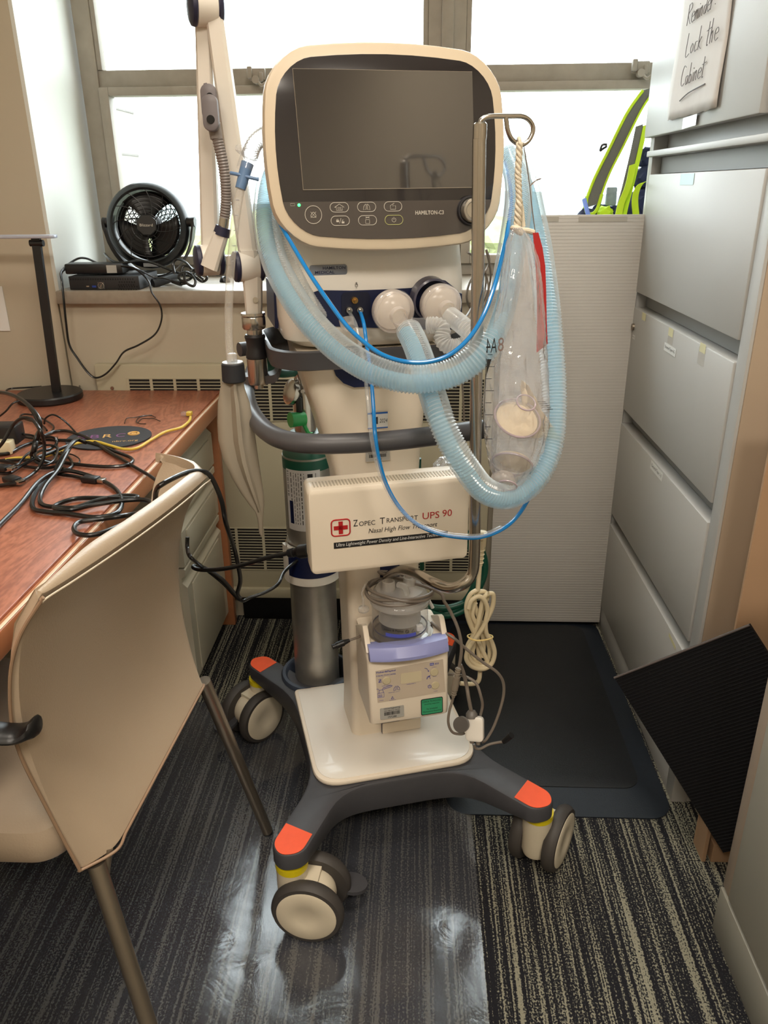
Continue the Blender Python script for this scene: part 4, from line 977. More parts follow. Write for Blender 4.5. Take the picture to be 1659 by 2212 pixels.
# column
def sec(z, hw, yf, yb, cx=-.003, r=.018, n=5):
    pts = rr(2*hw, yb-yf, r, n, cx, (yf+yb)/2)
    return [(x, y, z) for x, y in pts]
col = B(TM).loft([sec(.2035, .070, -.072, .05), sec(.26, .068, -.069, .05), sec(.45, .070, -.072, .05), sec(.62, .073, -.076, .05, -.004), sec(.76, .075, -.08, .055, -.010), sec(.84, .086, -.084, .06, -.018), sec(.92, .100, -.09, .07, -.026), sec(.985, .116, -.098, .085, -.030), sec(1.012, .120, -.104, .09, -.030)])
obj('column', col, M_white, tr)
obj('column_slot', B(TM).box(-.012, .026, -.0785, -.06, .205, .62, .001), M_navy, tr)
obj('slot_cover', B(TM).box(-.012, .072, -.080, -.064, .2045, .232, .003), M_white, tr)
nv = [(p.x, p.z) for p in (L(x, y, Y=-.1005) for x, y in ((718, 790), (726, 812), (742, 828), (765, 837), (840, 833), (862, 826), (880, 790)))]
obj('navy_inlay', B(TM).prism(nv, -.1005, -.090, 'y'), M_navy, tr)
# support ring and rail
rp = rr(.335, .265, .06, 8, -.022, -.008)
rc = B(TM); 
rc.loft([[(x, y, z) for z in (.990, .998, 1.018, 1.022, 1.014, .990) for _ in (0,)] if False else
         [((x+.022)*s+(-.022), (y+.008)*s-.008, z) for s, z in ((1.0, .990), (1.03, .992), (1.045, 1.020), (1.01, 1.022), (.97, 1.006), (.965, .992))] for x, y in rp], close=True, cap=False)
obj('support_ring', rc, M_gray, tr)
rail = [(-.145, .13, .955), (-.180, .17, .950), (-.205, .15, .940), (-.222, .08, .925)]+[tuple(L(x, y, Z=.914)) for x, y in ((532, 845), (539, 880), (556, 910), (582, 936), (620, 952), (680, 959), (750, 958), (820, 954), (900, 946), (980, 936), (1042, 927))]
obj('handle_rail', B(TM).tube(rail, .0150, 18, n=6), M_gray, tr)
br = [LW(630, 800, Z=.985), LW(618, 812, Z=.975), LW(585, 826, Z=.962), LW(540, 832, Z=.957)]
br = [T(-.165, .0, 1.0), T(-.172, -.012, .985), T(-.178, -.018, .972), T(-.19, -.012, .962), T(-.232, .02, .955)]
k = B(); pts = smooth(br, 5)
k.loft([[p+Ty*-.018, p+Ty*.018, p+Ty*.018+V((0, 0, -.014)), p+Ty*-.018+V((0, 0, -.014))] for p in pts])
obj('arm_bracket', k, M_gray, tr)
obj('cross_bar', B(TM).tube([(-.235, .10, .985), (-.15, .125, .985), (.10, .125, .985)], .013, 14), M_gray, tr)
# stickers on the column
def onl(px, py, y_, w_, h_, m, par, name='sticker', rot=0, tiltx=0):
    p = L(px, py, Y=y_); M = TM @ Matrix.Translation(p) @ Matrix.Rotation(math.radians(90), 4, 'X') @ Matrix.Rotation(rot, 4, 'Z')
    return sheet(w_, h_, M, m, par, name), M
def yfront(z):
    zs = [(.2035, -.072), (.45, -.072), (.62, -.076), (.76, -.08), (.84, -.084), (.92, -.09), (.985, -.098)]
    for (a, ya), (b_, yb_) in zip(zs, zs[1:]):
        if a <= z <= b_: return ya+(yb_-ya)*(z-a)/(b_-a)
s1, M = onl(816, 908, -.0905, .036, .029, M_label, tr, 'inspection_sticker')
M_stblue = mat('sticker_blue', (40, 96, 178), .5)
obj('sticker_stripe', B(M).box(-.0178, .0178, .0115, .0145, 0, .0007).box(-.0178, .0178, -.0145, -.0125, 0, .0007), M_stblue, s1)
text('1', .004, .013, M @ Matrix.Translation((-.002, 0, .0003)), M_ink, s1); text('2024', .014, .007, M @ Matrix.Translation((.010, -.001, .0003)), M_ink, s1, shear=.2)
def barcode(M, w_, h_, par, seed=1):
    r_ = random.Random(seed); k = B(M); x = -w_/2
    while x < w_/2: 
        bw = r_.choice((.0005, .0009, .0013)); k.box(x, min(x+bw, w_/2), -h_/2, h_/2, 0, .0006); x += bw+r_.choice((.0005, .0009))
    return obj('barcode', k, M_ink, par, flat=True)
s2, M = onl(816, 983, -.0865, .044, .022, M_silverlabel, tr, 'asset_label')
text('Clinical Engineering\nKENT MEDICAL CENTER', .034, .0065, M @ Matrix.Translation((0, .006, .0003)), M_ink, s2)
barcode(M @ Matrix.Translation((0, -.001, .0001)), .032, .006, s2, 3); text('147288', .014, .003, M @ Matrix.Translation((0, -.0075, .0003)), M_ink, s2)
obj('column_hole', B(TM).torus(L(817, 1034, Y=-.085), (0, 1, 0), .006, .002, 20, 6), M_ink, tr)
# ================================================================ ventilator
vt = troot('ventilator', 'cream medical ventilator with a large dark touchscreen on top of the trolley', 'ventilator', -.02, 0, 1.02)
def vs(z, hw, yf, yb, r=.045): return sec(z, hw, yf, yb, -.018, r, 7)
body = B(TM).loft([vs(1.012, .10, -.07, .09), vs(1.018, .128, -.092, .12), vs(1.030, .150, -.104, .135), vs(1.06, .155, -.110, .14), vs(1.12, .155, -.108, .14), vs(1.16, .152, -.102, .14), vs(1.25, .145, -.092, .13), vs(1.33, .12, -.085, .11), vs(1.36, .09, -.06, .08)])
obj('body', body, M_white2, vt)
# navy connection bay with arch over the right-hand port
FY = -.1105
pb = [L(x, y, Y=FY) for x, y in ((676, 632), (690, 627), (760, 628), (840, 625), (890, 622), (904, 612), (922, 603), (942, 602), (962, 606), (978, 618), (990, 632), (998, 634), (998, 690), (985, 712), (900, 712), (720, 705), (690, 668))]
bay = [(p.x, p.z) for p in pb]
bay = [(max(-.16, min(.128, x)), z) for x, z in bay]
obj('connection_bay', B(TM).prism(bay, FY, FY+.006, 'y'), M_navy, vt)
pb2 = [L(x, y, Y=FY-.0008) for x, y in ((742, 632), (795, 630), (800, 640), (800, 680), (790, 690), (745, 690), (738, 680), (737, 640))]
obj('port_plate', B(TM).prism(fillet([(p.x, p.z) for p in pb2], [.004]*8, 2), FY-.0012, FY, 'y'), mat('deep_navy', (10, 18, 46), .4), vt)
nb = B(TM)
for px, py, r_, m_ in ((765, 648, .0055, 'brass'), (753, 669, .0055, 's'), (776, 669, .0055, 's')):
    p = L(px, py, Y=FY-.001)
    mm_ = mat('brass', (170, 130, 70), .3, metal=.8) if m_ == 'brass' else M_steel
    obj('gas_port', B(TM).cyl((p.x, p.y, p.z), (p.x, p.y-.008, p.z), r_, r_*.9, 18).cyl((p.x, p.y-.008, p.z), (p.x, p.y-.016, p.z-.001), r_*.5, r_*.45, 14), mm_, vt)
# maker's plate
pp = L(709, 583, Y=-.1035)
M = TM @ Matrix.Translation((pp.x, pp.y-.002, pp.z)) @ Matrix.Rotation(math.radians(90), 4, 'X')
sh = obj('maker_plate', B(M).prism(rr(.060, .0155, .004, 4), -.004, .001, 'z', .0006), mat('plate_grey', (128, 132, 142), .35, metal=.3), vt)
text('HAMILTON', .036, .0045, M @ Matrix.Translation((.009, .0032, .001)), M_navy, sh, off=.02); text('MEDICAL', .031, .0045, M @ Matrix.Translation((-.006, -.0032, .001)), M_navy, sh, off=.02)
pi_ = L(770, 616, Y=-.1105)
M = TM @ Matrix.Translation((pi_.x, pi_.y, pi_.z)) @ Matrix.Rotation(math.radians(90), 4, 'X')
obj('port_symbol', B(M).tube([(-.002, -.002, 0), (.002, -.002, 0), (.002, .0015, 0), (-.002, .0015, 0)], .0004, 5, True, sm=False).torus((0, .0033, 0), (0, 0, 1), .001, .0004, 10, 5).tube([(0, -.002, 0), (0, -.005, 0)], .0003, 5, sm=False), M_ink, vt)
obj('side_stripe', B(TM).prism([(-.178, 1.04), (-.172, 1.04), (-.170, 1.11), (-.176, 1.11)], -.02, .12, 'y'), M_navy, vt)
# ---- monitor: tilted panel on the front
SM = TM @ Matrix.Translation((-.010, -.148, 1.310)) @ Matrix.Rotation(math.radians(90-5), 4, 'X')
def scr(w_, h_, bulx, buly, r, n=7, sub=6):
    base = rr(w_, h_, r, n)
    pts = []
    m = len(base)
    for i, p in enumerate(base):
        nx = base[(i+1) % m]; ln = math.hypot(nx[0]-p[0], nx[1]-p[1]); c = sub if ln > .05 else 1
        for k_ in range(c): pts.append((p[0]+(nx[0]-p[0])*k_/c, p[1]+(nx[1]-p[1])*k_/c))
    out = []
    for x, y in pts:
        u, v_ = x/(w_/2), y/(h_/2)
        out.append((x*(1+bulx*(1-v_*v_)), y*(1+buly*(1-u*u))))
    return out
o1 = scr(.330, .251, .095, .11, .052); 
def off(pts, s): return [(x*s, y*s) for x, y in pts]
mon = B(SM).loft([[(x, y, z) for x, y in off(o1, s)] for s, z in ((.80, -.055), (.93, -.045), (.985, -.028), (1.0, -.010), (.998, .002), (.985, .0075), (.965, .0085))])
mo_ = obj('monitor_housing', mon, M_bezrim, vt)
o2 = scr(.300, .223, .095, .10, .042)
obj('bezel_glass', B(SM).prism(o2, .006, .0094, 'z', .0005), M_bezel, vt)
# lower key panel: the bezel outline clipped below a line
yk = -.061
lo = [(x*.999, y*.999) for x, y in o2 if y < yk]; lo.sort(key=lambda p: math.atan2(p[1]-yk, p[0]))
obj('key_panel', B(SM).prism([(x, y) for x, y in lo], .0094, .0099, 'z'), M_bezel2, vt)
def sp(px, py, z=.0100):
    """picture point onto the monitor face"""
    Mi = SM.inverted(); o_ = Mi @ CP; d = Mi.to_3x3() @ pix(px, py); t_ = (z-o_.z)/d.z; return o_+d*t_
def spm(px, py, z=.0100): p = sp(px, py, z); return SM @ Matrix.Translation(p)
dsp = obj('display', B(SM).prism([(p.x, p.y) for p in (sp(655, 410), sp(1026, 405), sp(1020, 155), sp(632, 148))], .0094, .0102, 'z'), M_screen, vt)
dc = [sp(x, y) for x, y in ((655, 410), (1026, 405), (1020, 155), (632, 148))]
k = B(SM)
k.tube([dc[0], dc[1]], .0005, 5, sm=False).tube([dc[0], dc[3]], .0004, 5, sm=False).tube([dc[3], dc[2]], .0003, 5, sm=False)
obj('display_border', k, mat('display_edge', (140, 128, 112), .4), vt)
def keypill(px, py, w_, h_, m=M_etched):
    M = spm(px, py, .0101); k = B(M)
    k.tube([(x, y, 0) for x, y in rr(w_, h_, h_/2.02, 5)], .0005, 5, True, sm=False); return obj('key_outline', k, m, vt), M
key, M = keypill(677, 464, .0245, .0245)
obj('key_symbol', B(M).tube([(-.0035, -.003, 0), (-.0028, .001, 0), (0, .0035, 0), (.0028, .001, 0), (.0035, -.003, 0)], .0004, 5, True, n=3).tube([(-.004, -.004, 0), (.004, .004, 0)], .0003, 4, sm=False).tube([(.004, -.004, 0), (-.004, .004, 0)], .0003, 4, sm=False), M_etched, key)
def sym(M, segs, key): 
    k = B(M)
    for s_ in segs: k.tube([(x/1000, y/1000, 0) for x, y in s_], .0004, 5, sm=False)
    obj('key_symbol', k, M_etched, key)
key, M = keypill(733, 448, .0275, .0130); sym(M, [[(-7, 0), (0, 4.5), (7, 0), (4.5, 0), (4.5, -4), (-4.5, -4), (-4.5, 0), (-7, 0)]], key); text('O2', .0055, .003, M @ Matrix.Translation((0, -.001, 0)), M_etched, key)
key, M = keypill(792, 447, .0275, .0130); sym(M, [[(-.8, 4), (-1, -3.5), (-5, -4), (-4, 1), (-1.5, 4)], [(.8, 4), (1, -3.5), (5, -4), (4, 1), (1.5, 4)]], key)
key, M = keypill(849, 446, .0270, .0130); sym(M, [[(-1, 3), (-4, 1), (-4, -4), (4, -4), (4, 1), (2, 1)], [(0, 0), (0, 4), (2, 4.5)]], key)
key, M = keypill(735, 477, .0275, .0130); sym(M, [[(-5, 0), (-5, 2), (-3, 2), (-3, 0)], [(-1, -3.5), (1.2, 3.5)], [(3, -1), (3, 1), (5, 1)]], key); obj('key_symbol', B(M).box(-.006, -.002, -.0018, .0008, 0, .0004).box(.002, .006, -.0035, -.001, 0, .0004), M_etched, key)
key, M = keypill(794, 476, .0275, .0130); sym(M, [[(-3, 1), (-3, -4.5), (3, -4.5), (3, 1), (-3, 1)], [(-3, 3), (3, 5)], [(-3, 5), (3, 3)]], key)
M_ylkey = mat('power_key_ring', (176, 176, 110), .5)
key, M = keypill(851, 475, .0275, .0130, M_ylkey); sym(M, [[(0, 0), (0, 4)], [(1.5, 2.6), (3, 1), (2.6, -1.8), (0, -3.2), (-2.6, -1.8), (-3, 1), (-1.5, 2.6)]], key)
M = spm(928, 459); text('HAMILTON-C3', .0445, .0058, M, M_etched, vt, off=.02)
M = spm(646, 443, .0104); obj('status_led', B(M).lathe([(0, .0012), (.0015, .0009), (.0022, 0)], seg=16), M_led, vt)
M = spm(632, 442); obj('battery_symbol', B(M).tube([(-.003, -.0015, 0), (.003, -.0015, 0), (.003, .0015, 0), (-.003, .0015, 0)], .0003, 4, True, sm=False), M_etched, vt)
kp = sp(1016, 455, .010)
KM = SM @ Matrix.Translation(kp)
obj('dial_ring', B(KM).lathe([(.0215, -.001), (.0215, .004), (.0205, .006), (.0185, .006), (.0175, .004), (0, .004)], seg=40), mat('dial_dark', (58, 58, 62), .35, metal=.4), vt)
obj('control_dial', B(KM).lathe([(.0175, .003), (.0172, .016), (.016, .0185), (.0125, .019), (.0115, .0175), (.0, .0172)], seg=40), M_knob, vt)
# ================================================================ filters and hose circuits
def aim(p, toward): return (V(toward)-V(p)).normalized()
for nm, px, py, R_, lbl, outp in (('breathing_filter', 850, 673, .0325, 'round clear breathing filter on the left port of the ventilator', (872, 706)), ('breathing_filter', 953, 660, .0325, 'round clear breathing filter on the right port, under the navy arch', (975, 684))):
    c = LW(px, py, Y=-.150)
    d = (-Ty+V((0, 0, -.15))+Tx*.12).normalized()
    t = thing(nm, lbl, 'filter', tuple(c))
    obj('filter_shell', B().lathe([(.012, -.034), (.016, -.030), (.030, -.018), (R_, -.012), (R_+.001, .004), (R_-.003, .009), (.026, .014), (.014, .019), (.013, .030)], c, d, 44, cap=False), M_filter, t)
    obj('filter_rim', B().torus(c+d*.002, d, R_+.0005, .0018, 48, 8).torus(c+d*.008, d, R_-.001, .0009, 48, 6), M_clearhard, t)
    obj('filter_medium', B().cyl(c-d*.008, c-d*.004, R_-.003, R_-.003, 40), mat('filter_white', (236, 226, 212), .7), t)
    obj('outlet_spigot', B().lathe([(.012, .012), (.0115, .034), (.0125, .035)], c, (d+V((0, 0, -.55))+Tx*.25).normalized(), 24, cap=False), M_clearhard, t)
    if px > 900: obj('rear_collar', B().lathe([(.030, -.038), (.034, -.036), (.034, -.018), (.031, -.016)], c+V((-.006, 0, .004)), d, 36, cap=False), mat('smoked_collar', (84, 82, 96), .2), t)
def hp(lst): return [P(x, y, Y=yy) for x, y, yy in lst]
def hose(name, pts, r, label, m=M_hose, liner=None, off=V((0, 0, 0)), cat='breathing hose', group=None, cor=.0024, pitch=.0047, ratio=.60, liner_m=None):
    o = obj(name, B().tube(pts, r, 20, n=10, cor=cor, pitch=pitch), m, None)
    tag(o, label, cat, group)
    if liner:
        sp_ = smooth(pts, 6); c = sum(sp_, V((0, 0, 0)))/len(sp_); out_ = []
        for p in sp_:
            d = (p-c); d.y = 0
            if d.length > 0: d.normalize()
            out_.append(p+(d*.35+V((0, 0, -.65))).normalized()*r*(.88-ratio))
        obj('inner_liner', B().tube(out_, r*ratio, 14, n=1, sm=False), liner_m or M_liner, o)
    return o
hA = hp([(610, 330, 1.37), (588, 372, 1.36), (577, 420, 1.33), (575, 480, 1.28), (592, 560, 1.22), (626, 630, 1.17), (672, 695, 1.13), (730, 752, 1.10), (800, 796, 1.07), (870, 817, 1.055), (935, 817, 1.05), (995, 797, 1.05), (1042, 757, 1.055), (1070, 700, 1.085), (1088, 640, 1.12), (1100, 570, 1.16), (1112, 500, 1.20), (1120, 430, 1.26), (1116, 375, 1.32), (1098, 325, 1.385)])
hose('breathing_hose', hA, .0205, 'pale blue corrugated hose looping in front of the ventilator below the screen', liner=True)
hB = hp([(1098, 318, 1.40), (1118, 355, 1.365), (1137, 400, 1.33), (1150, 460, 1.29), (1164, 530, 1.25), (1177, 620, 1.21), (1186, 700, 1.18), (1194, 790, 1.16), (1197, 870, 1.14), (1192, 950, 1.12), (1170, 1013, 1.10), (1135, 1054, 1.08), (1090, 1072, 1.06), (1045, 1057, 1.045), (1008, 1012, 1.035), (975, 958, 1.035), (950, 900, 1.045), (932, 845, 1.075), (914, 790, 1.11), (898, 745, 1.15), (882, 712, 1.185)])
hose('breathing_hose', hB, .0195, 'pale blue corrugated hose hanging lowest on the right in a deep loop', liner=True)
hC = hp([(640, 340, 1.40), (612, 395, 1.375), (604, 450, 1.34), (608, 510, 1.30), (625, 570, 1.275), (650, 625, 1.245), (690, 690, 1.215)])
hose('breathing_hose', hC, .0150, 'clear corrugated hose behind the left side of the screen', liner=False)
# milky flexible limb on the right port
w1 = hp([(972, 682, 1.235), (992, 697, 1.215), (1010, 712, 1.20), (1030, 730, 1.19), (1042, 748, 1.19)])
hose('flexible_tube', w1, .0145, 'white corrugated connector running down right from the right filter', M_whitehose, cat='tube', cor=.002, pitch=.0045)
w2 = hp([(925, 703, 1.225), (945, 703, 1.22), (956, 712, 1.215), (955, 730, 1.21), (964, 745, 1.205), (985, 750, 1.205), (1012, 742, 1.21), (1032, 740, 1.215)])
hose('flexible_tube', w2, .0135, 'white corrugated elbow tube curling under the right filter', M_whitehose, cat='tube', cor=.002, pitch=.0042)
tag(obj('tube_adapter', B().cyl(P(888, 704, Y=1.235), P(928, 703, Y=1.225), .0125, .0115, 24, cap=False).torus(P(890, 704, Y=1.235), V((1, 0, 0)), .0125, .0015, 24, 6), M_clearhard), 'short clear adapter between the two round filters', 'adapter')
# blue and clear sensing tubes
t1 = hp([(590, 350, 1.37), (583, 385, 1.33), (588, 430, 1.27), (604, 480, 1.22), (632, 530, 1.185), (668, 590, 1.14), (710, 652, 1.10), (750, 705, 1.08), (790, 742, 1.06), (830, 768, 1.04), (880, 782, 1.025), (930, 781, 1.025), (975, 764, 1.03), (1015, 728, 1.04), (1045, 680, 1.055), (1066, 625, 1.08), (1082, 565, 1.12), (1096, 500, 1.17), (1104, 440, 1.25), (1100, 390, 1.29), (1090, 350, 1.34)])
tag(obj('sensing_tube', B().tube(t1, .0030, 10, n=8), M_bluetube), 'thin bright blue tube looping across the front below the screen', 'tube')
tag(obj('sensing_tube', B().tube([p+V((.0, .0065, -.001)) for p in t1], .0028, 10, n=8), M_cleartube), 'thin clear tube paired above the bright blue loop', 'tube')
t2_ = hp([(778, 672, 1.27), (786, 700, 1.24), (792, 745, 1.22), (800, 800, 1.16), (806, 870, 1.11), (810, 935, 1.075), (818, 990, 1.07), (834, 1045, 1.07), (862, 1095, 1.07), (900, 1132, 1.065), (945, 1152, 1.06), (995, 1161, 1.055), (1040, 1160, 1.055), (1085, 1143, 1.07), (1120, 1112, 1.10), (1150, 1060, 1.14), (1168, 1000, 1.17), (1176, 940, 1.19)])
tag(obj('sensing_tube', B().tube(t2_, .0030, 10, n=8), M_bluetube), 'thin bright blue tube hanging in the lowest loop across the battery box', 'tube')
t3_ = hp([(753, 672, 1.27), (768, 700, 1.24), (778, 745, 1.21), (788, 800, 1.155), (795, 870, 1.105), (802, 940, 1.07), (812, 992, 1.065), (830, 1045, 1.065), (858, 1093, 1.065), (897, 1129, 1.06), (944, 1148, 1.055), (995, 1157, 1.05), (1040, 1156, 1.05), (1083, 1139, 1.065)])
tag(obj('sensing_tube', B().tube(t3_, .0030, 10, n=8), M_cleartube), 'thin clear tube running beside the lowest blue loop', 'tube')
tag(obj('connector_cap', B().lathe([(.012, 0), (.011, .014), (.004, .018)], P(748, 690, Y=1.245), V((.2, -.5, -.8)), 24, cap=False), M_frost), 'small frosted cap dangling under the gas ports', 'cap')
# ================================================================ test lung and its tube, left
t = thing('test_lung', 'grey-beige rubber breathing bag with a black collar hanging left of the trolley', 'breathing bag', tuple(P(503, 800, Y=1.19)))
bagc = [(503, 824, 20, 12), (502, 840, 24, 13), (505, 870, 31, 17), (508, 910, 35, 20), (512, 950, 37, 22), (520, 990, 35, 22), (532, 1030, 30, 19), (545, 1065, 23, 15), (555, 1090, 15, 11), (560, 1104, 9, 8), (562, 1118, 6, 6), (564, 1150, 4.2, 4.2), (565, 1157, 2, 2)]
secs = []
for x, y, wx, wd in bagc:
    c = P(x, y, Y=1.195); s = 1.2/1680
    rx, ry = wx*s*1.15, wd*s*1.15; ring = []
    for k_ in range(32):
        a = k_*math.tau/32
        # two deep folds front and back, ridge in front
        f = 1+.10*math.cos(2*a)
        rrx = rx*math.cos(a); rry = ry*math.sin(a)
        if y < 1100: 
            rid = math.exp(-((a-math.radians(285))/.16)**2)*.008*min(1, wd/18); pin = -math.exp(-((a-math.radians(255))/.34)**2)*.008*min(1, wd/18)-math.exp(-((a-math.radians(318))/.30)**2)*.004
        else: rid = pin = 0
        m_ = 1+(rid+pin)/max(.004, math.hypot(rrx, rry))
        ring.append(c+V((rrx*m_, rry*m_, 0)))
    secs.append(ring)
obj('bag', B().loft(secs), mat('grey_beige_rubber', (146, 137, 122), .5, var=.05, scale=14), t)
c0 = P(503, 790, Y=1.195)
obj('collar', B().lathe([(.016, -.018), (.0185, -.016), (.0175, .010), (.015, .012), (0, .012)], c0-V((0, 0, .007)), (0, 0, 1), 30), mat('black_rubber_collar', (26, 28, 34), .6), t)
obj('collar_disc', B().lathe([(0, 0), (.0155, 0), (.016, .002), (.008, .003), (.0075, .014), (.006, .015)], c0+V((0, 0, .004)), (0, 0, 1), 28), M_frost, t)
et = hp([(498, 780, 1.195), (494, 720, 1.195), (495, 640, 1.195), (500, 560, 1.195), (508, 480, 1.20), (516, 425, 1.20), (524, 390, 1.205)])
t = thing('tracheal_tube', 'clear curved airway tube with a blue end running down to the grey bag', 'tube', tuple(et[0]))
obj('tube_shaft', B().tube(et, .0062, 16, n=8), clear('graduated_tube', alpha=.34, body=(232, 226, 216), gloss=1.2), t)
mk = B()
for i in range(9):
    c = P(512-i*2.4, 432+i*33, Y=1.192); mk.box(c.x-.002, c.x+.003, c.y-.0005, c.y+.0005, c.z-.0004, c.z+.0004)
obj('graduation_marks', mk, mat('mark_grey', (130, 132, 140), .5), t, flat=True)
e0, e1, e2 = P(519, 408, Y=1.202), P(527, 380, Y=1.205), P(535, 352, Y=1.21)
Mtb = mat('soft_blue_plastic', (92, 122, 160), .35)
obj('blue_sleeve', B().cyl(e0, e2, .0075, .0092, 22), Mtb, t)
obj('blue_flange', B().tube([e1+V((-.019, 0, .004)), e1+V((-.008, -.004, .002)), e1+V((.008, -.004, -.002)), e1+V((.021, 0, -.005))], .0025, 8), Mtb, t)
obj('connector', B().lathe([(.0125, -.004), (.0125, .018), (.022, .019), (.022, .022), (.012, .023), (.011, .032)], P(531, 362, Y=1.21), (P(545, 318, Y=1.22)-P(531, 362, Y=1.21)).normalized(), 28, cap=False), M_clearhard, t)
hose('flexible_tube', hp([(540, 335, 1.22), (549, 312, 1.235), (565, 296, 1.25), (588, 286, 1.27), (612, 290, 1.29)]), .0125, 'short clear corrugated tube joining the airway tube to the back of the screen', M_flex, cat='tube', cor=.003, pitch=.0055)
obj_ = None
# ================================================================ articulated support arm
AY = 1.335
t = thing('support_arm', 'cream articulated support arm with navy joint caps clamped left of the screen', 'support arm', tuple(P(555, 815, Y=AY)))
def ap(x, y, dy=0): return P(x, y, Y=AY+dy)
def bar(p0, p1, w0, w1, d0, name, m=M_arm, bev=.004):
    d = (p1-p0).normalized(); s = V((0, 1, 0)); s = (s-d*s.dot(d)).normalized(); u = d.cross(s)
    k = B(); k.loft([[p+u*a*w/2+s*b__*d0/2 for a, b__ in ((-1, -.6), (-.7, -1), (.7, -1), (1, -.6), (1, .6), (.7, 1), (-.7, 1), (-1, .6))] for p, w in ((p0, w0), (p1, w1))])
    return obj(name, k, m, t)
bar(ap(549, 682), ap(545, 590), .025, .032, .026, 'lower_post')
bar(ap(541, 590), ap(538, 540), .034, .030, .032, 'lower_post')
bar(ap(538, 560), ap(463, 20), .030, .026, .026, 'main_link')
bar(ap(456, 565, .01), ap(440, 20, .01), .029, .024, .022, 'second_link')
bar(ap(453, 578, -.022), ap(478, 505, -.022), .029, .022, .022, 'short_link')
def joint(px, py, wl, rad, dirv=V((1, -.18, 0))):
    c = ap(px, py); d = dirv.normalized()
    obj('joint_housing', B().lathe([(.85*rad, -wl), (rad, -wl+.004), (rad, wl-.004), (.85*rad, wl)], c, d, 36), M_arm, t)
    for s in (-1, 1): obj('joint_cap', B().lathe([(rad*.98, wl-.003), (rad*1.02, wl-.001), (rad*.98, wl+.004), (.8*rad, wl+.0065), (0, wl+.008)], c, d*s, 40), mat('navy_cap', (30, 30, 56), .45), t)
joint(444, 14, .018, .0265, V((1, .45, 0))); joint(452, 562, .017, .0245, V((1, .45, 0))); joint(536, 575, .019, .0245, V((1, .45, 0)))
obj('joint_screw', B().cyl(ap(552, 648, -.013), ap(552, 648, -.016), .0045), M_steel, t)
p0 = ap(547, 683); zd = V((.012, 0, -1)).normalized()
def zs_(pr, m, name): obj(name, B().lathe(pr, p0, zd, 36), m, t)
zs_([(0, -.006), (.020, -.006), (.0205, -.002), (.019, 0), (.020, .002), (.020, .018), (.018, .021), (.013, .022), (.013, .032)], M_steel, 'steel_collar')
zs_([(.0, .030), (.016, .030), (.018, .034), (.0155, .044), (.0155, .056), (.018, .064), (.018, .070), (0, .072)], mat('black_grip', (30, 28, 30), .5), 'rubber_grip')
zs_([(0, .071), (.0175, .071), (.0175, .112), (.016, .116), (.008, .117), (.008, .124), (0, .124)], M_steel, 'mounting_stem')
obj('socket', B().cyl(ap(478, 508, -.022), ap(483, 490, -.022), .0135, .0125, 20), mat('navy_cap', (30, 30, 56)), t)
obj('gooseneck_ferrule', B().cyl(ap(481, 500, -.022), ap(486, 462, -.022), .0085, .0075, 18), M_steel, t)
gn = [ap(485, 470, -.022), ap(488, 440, -.024), ap(487, 395, -.028), ap(481, 350, -.03), ap(472, 310, -.03), ap(465, 280, -.03)]
o = obj('gooseneck', B().tube(gn, .0088, 16, n=8, cor=.0012, pitch=.0042), mat('grey_gooseneck', (128, 120, 116), .4), t)
cl0, cl1 = ap(463, 282, -.03), ap(455, 200, -.03)
obj('clamp_neck', B().cyl(ap(468, 300, -.03), ap(462, 268, -.03), .0095, .010, 16), MATS['grey_gooseneck'], t)
Mc = frame(ap(456, 245, -.042), (cl1-cl0).cross(V((0, 1, 0))), V((0, -1, .1)))
mgr = mat('grey_clamp', (104, 98, 100), .4)
obj('clamp_front', B(Mc).prism(rr(.024, .050, .011, 6), -.004, .007, 'z', .002), mgr, t)
Mc2 = frame(ap(453, 222, -.026), (cl1-cl0).cross(V((0, 1, 0))), V((0, -1, .1)))
obj('clamp_rear', B(Mc2).prism(rr(.024, .050, .011, 6), -.004, .007, 'z', .002), mgr, t)
obj('clamp_screw', B().cyl(ap(455, 258, -.047), ap(455, 258, -.052), .006), M_black, t); obj('clamp_screw', B().cyl(ap(453, 208, -.032), ap(453, 208, -.037), .005), M_black, t)
obj('clamp_hook', B().tube([ap(449, 206, -.026), ap(446, 190, -.026), ap(443, 180, -.026)], .0028, 8), mgr, t)
# ================================================================ IV pole
PY = -.345
def lp_(x, y, yy=PY): return LW(x, y, Y=yy)
t = thing('drip_pole', 'slim brushed steel drip pole with a ring hook beside the screen', 'drip pole', tuple(lp_(1025, 1230)))
pole = [lp_(1035, 300), lp_(1033, 500), lp_(1029, 800), lp_(1026, 1050), lp_(1025, 1190), lp_(1020, 1238), lp_(1000, 1262), lp_(970, 1270, -.33), lp_(935, 1258, -.30), lp_(900, 1240, -.24), lp_(868, 1232, -.18), lp_(845, 1240, -.11), lp_(836, 1252, -.09), lp_(838, 1262, -.07)]
obj('pole', B().tube(pole, .0088, 20, n=8), M_steel, t)
obj('upper_tube', B().cyl(lp_(1036, 300), lp_(1037, 268), .0088, .0088, 20).cyl(lp_(1037, 268), lp_(1037, 264), .0088, .0065, 20), M_steel, t)
hk = [lp_(1037, 275), lp_(1038, 262), lp_(1048, 254), lp_(1065, 251), lp_(1100, 251), lp_(1125, 251), lp_(1140, 257), lp_(1150, 270), lp_(1151, 285), lp_(1143, 302), lp_(1130, 312), lp_(1118, 310), lp_(1105, 300), lp_(1097, 282), lp_(1094, 262), lp_(1093, 253)]
obj('ring_hook', B().tube(hk, .0030, 12, n=8), M_steel, t)
